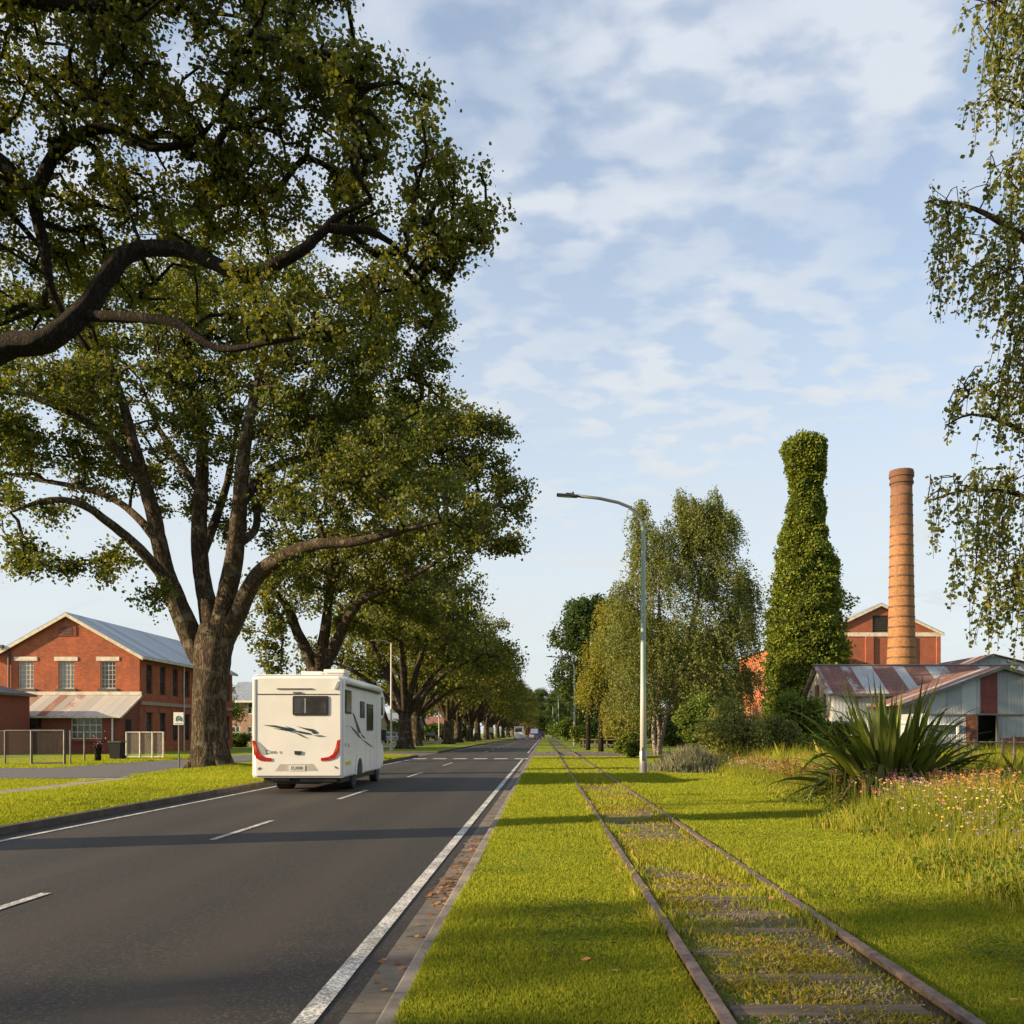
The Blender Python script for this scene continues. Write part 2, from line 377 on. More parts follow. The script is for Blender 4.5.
M['brick_chimney'] = mat_brick('chimney_brick', (.50, .225, .085), (.42, .17, .065), (.34, .25, .16), (.26, .11, .05))
M['cream'] = plain('cream_paint', (.58, .52, .42), .6, var=.2); M['white'] = plain('white_paint', (.74, .73, .70), .5)
M['roof_blue'] = mat_iron('roof_iron', 1, (.30, .34, .38), amount=.05, sheet=.9, pitch=.09)
M['roof_lean'] = mat_iron('lean_roof_iron', 0, (.56, .54, .50), (.22, .085, .05), .27, seed=7.3, sheet=.62)
M['glass'] = mat_glass('window_glass'); M['glass_pale'] = mat_glass('window_glass_pale', (.26, .28, .27), .25, .5)
M['dark'] = plain('dark_interior', (.012, .012, .012), .9)
M['grey_metal'] = plain('galvanised', (.11, .11, .11), .5, .4, var=.25); M['dark_metal'] = plain('dark_metal', (.07, .065, .06), .6, .3)
# ------------------------------------------------------------------ terrain and roads (the setting)
rng = np.random.default_rng(7)
def hL(x, y):
    x = np.asarray(x, float); y = np.asarray(y, float)
    h = .1+.20*np.exp(-(((x+11.7)**2+(y-31.5)**2)/2.6))
    s = np.clip((x+12.3)/4.15, 0, 1)
    h = h+.13*np.sin(np.pi*s)*np.clip((y-5)/10, 0, 1)*np.clip((56-y)/6, 0, 1)*(np.abs(y-30) < 40)
    b = .018*np.sin(x*1.9+y*.7)+.014*np.sin(x*.8-y*1.7+1.2)
    return h+b*np.clip((x+12.3)/1.0, 0, 1)*np.clip((-8.25-x)/.5, 0, 1)
def hR(x, y):
    x = np.asarray(x, float); y = np.asarray(y, float)
    m = np.clip((x-3.1)/2, 0, 1)
    return .1+m*(.03*np.sin(x*1.1+y*.35)+.04*np.clip((x-4)/6, 0, 1)+.02*np.sin(y*.9-x*.5))
def grid(name, x0, x1, y0, y1, st, hf, mat):
    xs = np.arange(x0, x1+1e-6, st); ys = np.arange(y0, y1+1e-6, st)
    xs[-1] = x1; ys[-1] = y1
    X, Y = np.meshgrid(xs, ys); Z = hf(X, Y)
    v = np.stack([X, Y, Z], -1).reshape(-1, 3); nx = len(xs)
    f = [[j*nx+i, j*nx+i+1, (j+1)*nx+i+1, (j+1)*nx+i] for j in range(len(ys)-1) for i in range(nx-1)]
    me = bpy.data.meshes.new(name); me.from_pydata(v.tolist(), [], f); me.materials.append(mat)
    me.polygons.foreach_set('use_smooth', [True]*len(f)); me.update()
    o = bpy.data.objects.new(name, me); COL.objects.link(o); return tag(o, kind='structure')
def sheet(name, pts, z, mat):
    m = MB(); m.poly([(p[0], p[1], (p[2] if len(p) > 2 else z)) for p in pts]); return tag(m.build(name, mat), kind='structure')
def flat(name, x0, x1, y0, y1, z, mat): return sheet(name, [(x0, y0), (x1, y0), (x1, y1), (x0, y1)], z, mat)
KL = -8.0
flat('ground', -1500, 1500, -300, 2500, -.06, M['grass'])
flat('road', KL-.02, -1.055, -60, 900, 0, M['asphalt'])
# right: gutter, kerb, verge with the old track, side street
CR0, CR1 = 54.5, 66.0
grid('grass_verge_right', -.72, 34.28, -12, CR0, .5, hR, M['grass_track'])
flat('grass_verge_far', -.72, 60, CR1, 900, .1, M['grass_track']); flat('grass_field', 34.28, 400, -40, CR0, .1, M['grass'])
flat('side_street', -1.055, 60, CR0, CR1, .004, M['asphalt_old'])
for nm, a, b in (('gutter', -60, CR0-.02), ('gutter', CR1+.02, 900)):
    flat(nm, -1.058, -.80, a, b, .004, M['gutter'])
def kerbs(name, segs, mat):
    m = MB()
    for a, b in segs: m.box2(a, b)
    return tag(m.build(name, mat, bevel=.015), kind='structure')
kerbs('kerb_right', [((-.815, -60, -.05), (-.70, CR0, .112)), ((-.815, CR1, -.05), (-.70, 900, .112)),
                     ((-.70, CR0-.12, -.05), (60, CR0, .108)), ((-.70, CR1, -.05), (60, CR1+.12, .108))], M['kerb'])
# left: kerb, verge, service road, footpath, side street
CL0, CL1 = 57.0, 67.5
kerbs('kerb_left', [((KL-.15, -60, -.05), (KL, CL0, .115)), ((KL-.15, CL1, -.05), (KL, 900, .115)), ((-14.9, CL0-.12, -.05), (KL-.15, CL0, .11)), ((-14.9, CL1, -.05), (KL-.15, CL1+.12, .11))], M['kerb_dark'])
grid('grass_verge_left', -23.15, KL-.15, -12, CL0-.12, .5, hL, M['grass'])
flat('grass_field_left', -400, -23.15, -40, 900, .1, M['grass']); flat('grass_verge_left_far', -23.15, KL-.15, CL1+.12, 900, .1, M['grass'])
flat('grass_strip', -23.15, -15.0, CL0-.12, CL1+.12, .1, M['grass'])
sheet('side_street_left', [(KL-.02, CL0, .004), (KL-.02, CL1, .004), (-14.6, CL1, .108), (-14.6, CL0, .108)], 0, M['asphalt_old'])
inner = [(-60, 26.6), (-22, 26.8), (-15, 27.4), (-13.2, 28.3), (-12.9, 29.4), (-13.6, 31.5), (-14.4, 35), (-14.7, 40), (-14.6, 56.8)]
outer = [(-60, 33.5), (-26, 33.6), (-21.5, 35.2), (-19.6, 39), (-18.9, 46), (-18.7, 60)]
sheet('service_road', inner+[(-14.6, 900), (-18.7, 900)]+outer[::-1], .116, M['asphalt_old'])
sheet('footpath', [(-12.9, -12), (-12.15, -12), (-12.25, 24), (-12.7, 27.9), (-14.2, 27.5), (-13.1, 24.5)], .122, M['path'])
# painted markings
def line(segs):
    m = MB()
    for x0, x1, y0, y1 in segs: m.poly([(x0, y0, 0), (x1, y0, 0), (x1, y1, 0), (x0, y1, 0)])
    o = m.build('road_marking', M['paint']); o.location.z = .0085; return tag(o, kind='structure')
line([(-1.30, -1.185, -20, 53.6), (-1.30, -1.185, 67, 600)])
line([(-7.57, -7.47, -20, 50), (-7.57, -7.47, 72, 600)])
dash = []
for y in (2.0, 7.75-.25, 12.8, 20.1): pass
for y0, y1 in ((5.0, 8.4), (12.6, 15.35), (20.3, 23.6), (30.6, 34.2), (41.3, 45.5)): dash.append((-4.70, -4.60, y0, y1))
y = 70
while y < 560: dash.append((-4.72, -4.61, y, y+4)); y += 9.5
dash += [(-8.0+.35+k*1.18, -8.0+.35+k*1.18+.78, 51.6, 53.0) for k in range(6)]
line(dash)

# ------------------------------------------------------------------ building helpers
def wall(mb, O, U, w, z0, z1, holes, depth=.16, inward=None):
    """vertical wall from O along unit U, holes = (u0,u1,z0,z1); reveals go `inward`"""
    O = Vector(O); U = Vector(U)
    us = sorted(set([0, w]+[h[0] for h in holes]+[h[1] for h in holes])); zs = sorted(set([z0, z1]+[h[2] for h in holes]+[h[3] for h in holes]))
    def pt(u, z, d=0): q = O+U*u+(inward*d if d else Vector((0, 0, 0))); return (q.x, q.y, z)
    for i in range(len(us)-1):
        for j in range(len(zs)-1):
            um = (us[i]+us[i+1])/2; zm = (zs[j]+zs[j+1])/2
            if any(h[0] < um < h[1] and h[2] < zm < h[3] for h in holes): continue
            mb.poly([pt(us[i], zs[j]), pt(us[i+1], zs[j]), pt(us[i+1], zs[j+1]), pt(us[i], zs[j+1])])
    for h in holes:
        c = [(h[0], h[2]), (h[1], h[2]), (h[1], h[3]), (h[0], h[3])]
        for k in range(4):
            a, b = c[k], c[(k+1) % 4]
            mb.poly([pt(*a), pt(*b), pt(b[0], b[1], depth), pt(a[0], a[1], depth)])
def window(parent, O, U, inward, u0, u1, z0, z1, nx, ny, glass, frame, depth=.15, bar=.035, lintel=None, sill=None, fr=.06):
    O = Vector(O); U = Vector(U)
    def pt(u, z, d): q = O+U*u+inward*d; return Vector((q.x, q.y, z))
    g = MB(); g.prism([pt(u0, z0, depth-.02), pt(u1, z0, depth-.02), pt(u1, z1, depth-.02), pt(u0, z1, depth-.02)], inward*.02)
    go = g.build('window', glass, parent)
    f = MB()
    def bar_(ua, ub, za, zb, d0, d1): f.prism([pt(ua, za, d0), pt(ub, za, d0), pt(ub, zb, d0), pt(ua, zb, d0)], inward*(d1-d0))
    d0, d1 = depth-.07, depth-.022
    bar_(u0, u0+fr, z0, z1, d0, d1); bar_(u1-fr, u1, z0, z1, d0, d1); bar_(u0+fr, u1-fr, z0, z0+fr, d0, d1); bar_(u0+fr, u1-fr, z1-fr, z1, d0, d1)
    for i in range(1, nx):
        u = u0+(u1-u0)*i/nx; bar_(u-bar/2, u+bar/2, z0+fr, z1-fr, d0+.01, d1)
    for j in range(1, ny):
        z = z0+(z1-z0)*j/ny; bar_(u0+fr, u1-fr, z-bar/2, z+bar/2, d0+.014, d1-.003)
    f.build('window_frame', frame, go)
    def slab(name, ua, ub, za, zb, pr, mat):
        m = MB(); m.prism([pt(ua, za, -pr), pt(ub, za, -pr), pt(ub, zb, -pr), pt(ua, zb, -pr)], inward*(pr+.06)); m.build(name, mat, parent)
    if lintel: slab('lintel', u0-.28, u1+.28, z1+.01, z1+.30, .05, lintel)
    if sill: slab('window_sill', u0-.18, u1+.18, z0-.2, z0-.01, .09, sill)
    return go
FWD = Vector((0, 1, 0)); LEFTV = Vector((-1, 0, 0)); RIGHTV = Vector((1, 0, 0))
# ------------------------------------------------------------------ two-storey brick warehouse, left
bx0, bx1, by0, by1 = -39.0, -28.8, 64.0, 83.0; ez, pz, px = 7.05, 9.95, -33.9
b = empty('brick_warehouse', 'two-storey red brick warehouse with a gabled blue-grey iron roof, left of the big oak', 'building', ((bx0+bx1)/2, by0, .1))
def gx(x): return (x-CX)/F*by0
def gz(y): return CH-(y-HY)/F*by0
front_w = [(gx(18.2), gx(33.6)), (gx(58.5), gx(74)), (gx(100.5), gx(115.5))]
w = MB(); holes = [(a-bx0, c-bx0, gz(688.5), gz(661)) for a, c in front_w]
wall(w, (bx0, by0, 0), (1, 0, 0), bx1-bx0, 0.0, ez, holes, .2, FWD)
side_w = [(65.1+2.32*k, 65.1+2.32*k+1.0) for k in range(8)]
sh = [(a-by0, c-by0, 4.35, 6.5) for a, c in side_w]+[(a-by0, c-by0, .9, 3.0) for a, c in side_w]
wall(w, (bx1, by0, 0), (0, 1, 0), by1-by0, 0.0, ez, sh, .2, LEFTV)
w.poly([(bx0, by0, 0), (bx0, by1, 0), (bx0, by1, ez), (bx0, by0, ez)]); w.poly([(bx0, by1, 0), (bx1, by1, 0), (bx1, by1, ez), (bx0, by1, ez)])
w.poly([(bx0, by0, ez), (bx1, by0, ez), (px, by0, pz)]); w.poly([(bx0, by1, ez), (bx1, by1, ez), (px, by1, pz)])
w.build('wall', M['brick'], b)
for i, (a, c) in enumerate(front_w):
    window(b, (bx0, by0, 0), (1, 0, 0), FWD, a-bx0, c-bx0, gz(688.5), gz(661), 4, 6, M['glass_pale'] if i < 2 else M['glass'], M['cream'], .18, .03, M['cream'], M['dark_metal'])
for a, c in side_w:
    window(b, (bx1, by0, 0), (0, 1, 0), LEFTV, a-by0, c-by0, 4.35, 6.5, 2, 3, M['glass'], M['dark_metal'], .18)
    window(b, (bx1, by0, 0), (0, 1, 0), LEFTV, a-by0, c-by0, .9, 3.0, 2, 3, M['glass'], M['dark_metal'], .18, lintel=M['brick_factory'])
r = MB(); ov = .35; sl = (pz-ez)/(px-bx0)
for sx in (-1, 1):
    e = px+sx*(bx1-px+ov); zz_ = ez-sl*ov+.05
    r.prism([(px, by0-.3, pz+.05), (e, by0-.3, zz_), (e, by1+.3, zz_), (px, by1+.3, pz+.05)], (0, 0, .07))
ro = r.build('roof', M['roof_blue'], b)
m = MB()
for sx in (-1, 1):
    e = px+sx*(bx1-px+ov); zz_ = ez-sl*ov+.05
    m.prism([(px, by0-.33, pz+.05), (e, by0-.33, zz_), (e, by0-.33, zz_-.24), (px, by0-.33, pz-.19)], (0, .06, 0))
    m.box2((e-.03, by0-.3, zz_-.16), (e+.09, by1+.3, zz_+.02))
m.build('fascia', M['cream'], ro)
m = MB(); m.box2((bx1-.02, by0+.1, 3.52), (bx1+.09, by1, 3.78)); m.build('string_course', plain('weathered_band', (.36, .25, .19), .8), b)
m = MB(); m.tube([(bx1+.12, 71.6, .1), (bx1+.12, 71.6, 6.8)], .06); m.build('downpipe', M['cream'], b)
m = MB(); m.tube([(bx0+.95, by0-.1, 4.4), (bx0+.95, by0-.1, 7.3)], .07); m.tube([(bx0+.95, by0-.1, 7.3), (bx0+.6, by0-.25, 7.6)], .06); m.box((bx0+.45, by0-.3, 7.62), (.5, .3, .22)); m.build('vent_pipe', M['dark_metal'], b)
g0, g1, g2, g3 = gx(58.5), gx(76.5), gz(636), gz(628)
m = MB(); m.box2((g0, by0-.05, g2), (g1, by0+.05, g3+.1)); m.build('vent_panel', M['brick_dark'], b)
m = MB()
for k in range(5): m.box((g0+(g1-g0)*.5, by0-.065, g2+.12+k*.11), ((g1-g0)*.55, .03, .05))
m.build('vent_louvre', M['dark_metal'], b)
m = MB(); m.tube([(bx1-.8, 78.5, 8.2), (bx1-.8, 78.5, 9.7)], .05); m.build('flue', M['dark_metal'], ro)
# lean-to across its front
lx0, lx1, ly = -38.6, -28.65, 61.0
m = MB(); lw = [(gx(13.7)*61.2/64-lx0, gx(41.7)*61.2/64-lx0, Zp(729, 61.2), Zp(718, 61.2)), (gx(71)*61.2/64-lx0, gx(102)*61.2/64-lx0, Zp(739, 61.2), Zp(717.5, 61.2))]
lw = [(max(.05, q[0]), q[1], q[2], min(q[3], 2.52)) for q in lw]
wall(m, (lx0, 61.2, 0), (1, 0, 0), (lx1-.2)-lx0, 0, 2.62, lw, .15, FWD)
for X in (lx0, lx1-.2): m.poly([(X, 61.2, 0), (X, by0, 0), (X, by0, 4.05), (X, 61.2, 2.62)])
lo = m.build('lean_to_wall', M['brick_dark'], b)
window(b, (lx0, 61.2, 0), (1, 0, 0), FWD, *lw[0], 5, 2, M['glass'], M['dark_metal'], .13)
window(b, (lx0, 61.2, 0), (1, 0, 0), FWD, *lw[1], 5, 3, M['glass'], M['cream'], .13, .06, sill=M['brick_dark'])
m = MB(); m.prism([(lx0-.3, 60.85, 2.60), (lx1, 60.85, 2.60), (lx1, by0-.01, 4.16), (lx0-.3, by0-.01, 4.16)], (0, 0, .06)); lr = m.build('lean_to_roof', M['roof_lean'], b)
m = MB(); m.box2((lx0-.3, by0-.10, 4.2), (lx1+.02, by0-.012, 4.44)); m.box2((lx0-.3, 60.76, 2.52), (lx1, 60.84, 2.64)); m.prism([(lx1+.01, 60.85, 2.66), (lx1+.01, 63.98, 4.22), (lx1+.01, 63.98, 4.06), (lx1+.01, 60.85, 2.50)], (.05, 0, 0)); m.build('flashing', M['cream'], lr)
m = MB(); m.tube([(gx(113)*.956, 61.1, 0.1), (gx(113)*.956, 61.1, 2.6)], .06); m.build('downpipe', M['white'], b)
m = MB()
u = gx(12)*.956
while u < gx(64)*.956: m.box2((u, 61.10, .15), (u+.27, 61.14, 1.6)); u += .285
m.build('timber_cladding', mat_wood('red_boards', (.20, .075, .05)), b)
m = MB(); m.box2((lx1-.19, 61.95, 1.55), (lx1-.17, 62.75, 2.45)); m.build('shutter', M['dark'], b)
# small outbuilding at the frame's left edge
b = empty('outbuilding', 'small dark brick outbuilding with a low hipped roof at the left edge', 'shed', (-36.6, 58, .1))
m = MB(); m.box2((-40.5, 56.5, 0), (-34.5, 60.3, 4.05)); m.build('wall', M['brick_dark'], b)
m = MB(); m.poly([(-40.9, 56.1, 4.06), (-34.15, 56.1, 4.06), (-37, 58.3, 5.0), (-38, 58.3, 5.0)]); m.poly([(-34.15, 56.1, 4.06), (-34.15, 60.6, 4.06), (-37, 58.3, 5.0)]); m.poly([(-34.15, 60.6, 4.06), (-40.9, 60.6, 4.06), (-38, 58.3, 5.0), (-37, 58.3, 5.0)]); m.poly([(-40.9, 60.6, 4.06), (-40.9, 56.1, 4.06), (-38, 58.3, 5.0)]); m.box2((-40.9, 56.1, 3.92), (-34.15, 60.6, 4.05)); m.build('roof', plain('dark_roof', (.09, .09, .095), .6), b)
m = MB(); m.box2((-35.8, 56.44, 1.2), (-35.1, 56.49, 3.2)); m.build('door', M['dark_metal'], b)
# distant houses on the left
def house(name, label, x0, x1, y0, y1, ez, pz, wmat, rmat, rows, cols, gf='x', group=None):
    b = empty(name, label, 'house', ((x0+x1)/2, y0, .1), group=group)
    m = MB(); wn_ = []; n = cols; wd = (x1-x0)/n
    for k in range(n):
        for j in range(rows):
            z = .9+j*2.8; wn_.append((k*wd+wd*.22, k*wd+wd*.78, z, z+1.4))
    wall(m, (x0, y0, 0), (1, 0, 0), x1-x0, 0, ez, wn_, .12, FWD)
    sw = [(1.0+k*3, 2.4+k*3, .9+j*2.8, 2.3+j*2.8) for k in range(int((y1-y0-1)//3)) for j in range(rows)]
    wall(m, (x1, y0, 0), (0, 1, 0), y1-y0, 0, ez, sw, .12, LEFTV)
    m.poly([(x0, y0, 0), (x0, y1, 0), (x0, y1, ez), (x0, y0, ez)]); m.poly([(x0, y1, 0), (x1, y1, 0), (x1, y1, ez), (x0, y1, ez)])
    ym = (y0+y1)/2
    for X in (x0, x1): m.poly([(X, y0, ez), (X, y1, ez), (X, ym, pz)])
    m.build('wall', wmat, b)
    for q in wn_: window(b, (x0, y0, 0), (1, 0, 0), FWD, *q, 2, 2, M['glass'], M['white'], .11, .06, fr=.1)
    for q in sw: window(b, (x1, y0, 0), (0, 1, 0), LEFTV, *q, 2, 1, M['glass'], M['white'], .11, .06, fr=.1)
    r = MB(); s = (pz-ez)/(ym-y0)
    for q in (-1, 1):
        e = ym+q*(ym-y0+.5); r.prism([(x0-.4, ym, pz+.04), (x1+.4, ym, pz+.04), (x1+.4, e, ez-s*.5+.04), (x0-.4, e, ez-s*.5+.04)], (0, 0, .1))
    r.build('roof', rmat, b)
    m = MB(); m.box2((x0-.4, y0-.6, ez-s*.5-.14), (x1+.4, y0-.5, ez-s*.5+.1)); m.build('gutter', M['white'], b)
    return b
M['tile'] = plain('grey_roof', (.23, .26, .30), .6, var=.2); M['tile_red'] = plain('red_roof', (.22, .09, .06), .7, var=.3)
house('house', 'two-storey house with white-framed windows and grey roof, between the brick warehouse and the van', -37.0, -27.5, 105, 115, 5.4, 7.6, plain('pink_render', (.36, .22, .18), .8), M['tile'], 2, 5)
house('cottage', 'low pale cottage half hidden behind the kerbside oaks, just right of the van', -33, -23, 122, 131, 3.0, 5.2, plain('pale_render', (.5, .48, .43), .8), M['tile_red'], 1, 3)
house('cottage', 'low blue-grey cottage seen between the middle trunks of the left-hand oaks', -32, -22.5, 158, 168, 3.0, 5.0, plain('blue_board', (.20, .26, .33), .8), M['tile'], 1, 3)
house('cottage', 'cream cottage far down the street behind the left-hand oaks', -33, -22, 215, 226, 3.1, 5.4, M['cream'], M['tile_red'], 1, 4)

# ------------------------------------------------------------------ brick factory and annex, right
fx0, fx1, fy0, fy1 = 32.2, 46.2, 105, 130; ez, pz = 13.15, 16.5; fxm = (fx0+fx1)/2
b = empty('brick_factory', 'tall red brick factory hall with a gabled end and louvred vent, behind the round chimney', 'factory', (fxm, fy0, .1))
lu = (Xp(872.5, fy0), Xp(888, fy0), Zp(633, fy0), Zp(615.5, fy0))
m = MB(); wall(m, (fx0, fy0, 0), (1, 0, 0), fx1-fx0, 0, ez, [(lu[0]-fx0, lu[1]-fx0, lu[2], ez)], .2, FWD)
l0, l1, lt = lu[0], lu[1], lu[3]
sl = (pz-ez)/(fxm-fx0)
m.poly([(fx0, fy0, ez), (l0, fy0, ez), (l0, fy0, ez+sl*(l0-fx0))])
m.poly([(l0, fy0, lt), (l1, fy0, lt), (l1, fy0, ez+sl*(fx1-l1) if l1 > fxm else pz), (fxm, fy0, pz), (l0, fy0, ez+sl*(l0-fx0))])
m.poly([(l1, fy0, ez), (fx1, fy0, ez), (l1, fy0, ez+sl*(fx1-l1))])
m.poly([(fx0, fy0, 0), (fx0, fy1, 0), (fx0, fy1, ez), (fx0, fy0, ez)]); m.poly([(fx1, fy0, 0), (fx1, fy1, 0), (fx1, fy1, ez), (fx1, fy0, ez)])
m.poly([(fx0, fy1, 0), (fx1, fy1, 0), (fx1, fy1, ez), (fxm, fy1, pz), (fx0, fy1, ez)])
m.build('wall', M['brick_factory'], b)
m = MB()
for k in range(9):
    z = lu[2]+.1+k*(lu[3]-lu[2])/9; m.prism([(l0, fy0+.05, z), (l1, fy0+.05, z), (l1, fy0+.22, z+.16), (l0, fy0+.22, z+.16)], (0, 0, .03))
m.box2((l0, fy0+.26, lu[2]), (l1, fy0+.3, lu[3])); m.build('louvre', M['dark_metal'], b)
m = MB(); z0, z1 = Zp(636.5, fy0), Zp(632.5, fy0)
m.box2((fx0-.02, fy0-.09, z0), (fx1+.02, fy0+.01, z1)); m.build('string_course', M['cream'], b)
for xa, xb in ((Xp(831, fy0), Xp(836, fy0)), (Xp(865, fy0), Xp(873, fy0)), (Xp(909, fy0), Xp(913, fy0)), (Xp(936, fy0), Xp(940, fy0))): m = MB(); m.box2((xa, fy0-.22, 0), (xb, fy0-.02, z0-.01)); m.build('pilaster', M['brick_factory'], b)
m = MB()
for s_ in (-1, 1):
    e = fxm+s_*(fxm-fx0+.35); m.prism([(fxm, fy0-.3, pz+.05), (e, fy0-.3, ez-sl*.35+.05), (e, fy1, ez-sl*.35+.05), (fxm, fy1, pz+.05)], (0, 0, .12))
ro = m.build('roof', M['tile'], b)
m = MB()
for s_ in (-1, 1):
    e = fxm+s_*(fxm-fx0+.35); m.prism([(fxm, fy0-.34, pz+.06), (e, fy0-.34, ez-sl*.35+.06), (e, fy0-.34, ez-sl*.35-.22), (fxm, fy0-.34, pz-.22)], (0, .08, 0))
m.build('fascia', M['cream'], ro)
b = empty('brick_annex', 'sunlit orange brick annex between the weeping birch and the ivy tower', 'building', (29, 112, .1))
m = MB(); aw = [(2.0+3*k, 3.2+3*k, zq, zq+2.6) for k in range(5) for zq in (2.2, 6.6)]
wall(m, (26.0, 103, 0), (0, 1, 0), 17, 0, 11.2, aw, .2, RIGHTV)
m.poly([(26, 103, 0), (31.5, 103, 0), (31.5, 103, 11.2), (26, 103, 11.2)]); m.poly([(31.5, 103, 0), (31.5, 120, 0), (31.5, 120, 11.2), (31.5, 103, 11.2)]); m.poly([(26, 120, 0), (31.5, 120, 0), (31.5, 120, 11.2), (26, 120, 11.2)])
m.build('wall', M['brick'], b)
for q in aw: window(b, (26.0, 103, 0), (0, 1, 0), RIGHTV, *q, 2, 4, M['glass'], M['cream'], .18, .05)
m = MB(); m.box2((25.7, 102.7, 11.21), (31.8, 120.3, 11.45)); m.build('roof', M['tile'], b)
# chimney
cx, cy = Xp(901.5, 95), 95.0
b = empty('brick_chimney', 'tall round tapering orange brick chimney with iron hoops', 'chimney', (cx, cy, .1))
prof = [(1.62, 0), (1.5, Zp(667, 95)), (1.37, Zp(640, 95)), (1.28, Zp(600, 95)), (1.20, Zp(560, 95)), (1.10, Zp(500, 95)), (1.07, Zp(487, 95))]
m = MB(); m.lathe((cx, cy, 0), prof, 40)
def chim_mat():
    t = NT('chimney_brick'); p = t.obj(); xs = t.xyz(p)
    ang = t.math('MULTIPLY', t.math('ARCTAN2', xs[1], xs[0]), 1.25)
    br = t.node('ShaderNodeTexBrick', {'Color1': (.35, .165, .055, 1), 'Color2': (.20, .082, .032, 1), 'Mortar': (.27, .19, .12, 1), 'Scale': 1.0, 'Mortar Size': .009, 'Brick Width': .24, 'Row Height': .086})
    t.l.new(t.vec(ang, xs[2], 0.0), br.inputs['Vector'])
    n = t.noise(.8, 6, .7, t.scale(p, (1, 1, .3))); n2 = t.noise(5, 4, .7, p)
    c = t.mix(t.math('MULTIPLY', t.step(n, .45, .75), .5), br.outputs['Color'], (.24, .10, .05))
    c = t.mix(t.math('MULTIPLY', t.step(n2, .5, .75), .4), c, (.42, .22, .10))
    st = t.noise(2.2, 6, .75, t.scale(p, (1, 1, .10))); c = t.mix(t.math('MULTIPLY', t.step(st, .50, .68), .55), c, (.13, .06, .035))
    so = t.math('MULTIPLY', t.step(xs[2], 20.0, 26.5), t.math('ADD', .35, t.math('MULTIPLY', n, .6))); c = t.mix(so, c, (.12, .06, .04))
    return t.bsdf(c, .85, 0, t.bump(br.outputs['Fac'], .4, .01), .25)
M['brick_chimney'] = chim_mat()
m.build('shaft', M['brick_chimney'], b, smooth=True)
m = MB(); z = Zp(487, 95)
m.lathe((cx, cy, 0), [(1.10, z), (1.10, z+.25), (1.22, z+.3), (1.22, z+.5), (1.15, z+.55), (1.15, z+.95), (1.26, z+1.0), (1.26, z+1.45), (1.20, z+1.55), (1.2, Zp(471, 95)), (.85, Zp(471, 95)), (.85, Zp(474, 95))], 40)
m.build('cap', mat_brick('cap_brick', (.15, .075, .042), (.10, .052, .034), (.12, .09, .06)), b)
def rad_at(z):
    for (r0, z0), (r1, z1) in zip(prof, prof[1:]):
        if z0 <= z <= z1: return r0+(r1-r0)*(z-z0)/(z1-z0)
    return 1.07
z = Zp(496, 95)
for k in range(26):
    if z < 3: break
    m = MB(); rr = rad_at(z); m.lathe((cx, cy, 0), [(rr, z-.09), (rr+.04, z-.07), (rr+.04, z+.07), (rr, z+.09)], 40, False); m.build('iron_hoop', mat_rust('hoop_iron') if k == 0 else bpy.data.materials['hoop_iron'], b)
    z -= 1.05+.02*((k*7) % 3)
# ------------------------------------------------------------------ corrugated iron sheds, right
M['iron_wall'] = mat_iron('shed_wall_iron', 0, (.33, .37, .41), (.22, .045, .03), .10, seed=3.7, wash=(.46, .48, .50))
M['iron_wall_y'] = mat_iron('shed_end_iron', 1, (.50, .47, .42), (.20, .09, .05), .22, seed=1.7)
M['iron_roof'] = mat_iron('shed_roof_iron', 0, (.50, .52, .53), (.15, .048, .028), .53, seed=5.2, sheet=.62)
M['iron_roof_y'] = mat_iron('shed_roof_iron_across', 1, (.50, .50, .50), (.15, .048, .028), .54, seed=2.1, sheet=.62)
M['iron_red'] = plain('red_painted_iron', (.12, .020, .016), .55, .1, var=.35, sc=4)
M['iron_orange'] = plain('rusted_board', (.17, .062, .035), .8, var=.5, sc=5)
M['brown_timber'] = mat_wood('brown_timber', (.17, .08, .05)); M['timber'] = mat_wood('weathered_timber', (.20, .17, .135), 2)
sx0, sx1, sy0, sy1 = 16.0, 27.5, 50.0, 54.8; ym = 52.5; ez, pz = 3.8, 5.35
b = empty('iron_shed', 'long corrugated iron shed with rust-striped roof, its pale gable end to the left', 'shed', ((sx0+sx1)/2, sy0, .1))
m = MB(); m.poly([(sx0, sy0, 0), (sx1, sy0, 0), (sx1, sy0, ez), (sx0, sy0, ez)]); m.poly([(sx0, sy1, 0), (sx1, sy1, 0), (sx1, sy1, ez), (sx0, sy1, ez)]); m.build('wall', M['iron_wall'], b)
m = MB()
for X in (sx0, sx1): m = MB(); m.poly([(X, sy0, 0), (X, sy1, 0), (X, sy1, ez), (X, ym, pz), (X, sy0, ez)]); m.build('gable_wall', M['iron_wall_y'], b)
m = MB(); s = (pz-ez)/(ym-sy0)
for q, yy in ((-1, sy0-.25), (1, sy1+.25)):
    zz_ = ez-.25*s; m.prism([(sx0-.3, ym, pz+.03), (sx1+.2, ym, pz+.03), (sx1+.2, yy, zz_+.03), (sx0-.3, yy, zz_+.03)], (0, 0, .05))
ro = m.build('roof', M['iron_roof'], b)
m = MB(); m.tube([(sx0-.3, ym, pz+.09), (sx1+.2, ym, pz+.09)], .07); m.box2((sx0-.3, sy0-.34, ez-.28), (sx1+.2, sy0-.26, ez-.12)); m.build('flashing', M['grey_metal'], ro)
m = MB()
for ya, yb in ((51.2, 51.5), (52.4, 53.1), (53.8, 54.1)): m = MB(); m.box2((sx0-.05, ya, .1), (sx0-.01, yb, 4.3 if ya > 52 and ya < 53 else 3.7)); m.build('timber_panel', M['brown_timber'], b)
for (xa, xb, zb, za) in ((17.6, 19.0, 1.5, 2.7),): pass
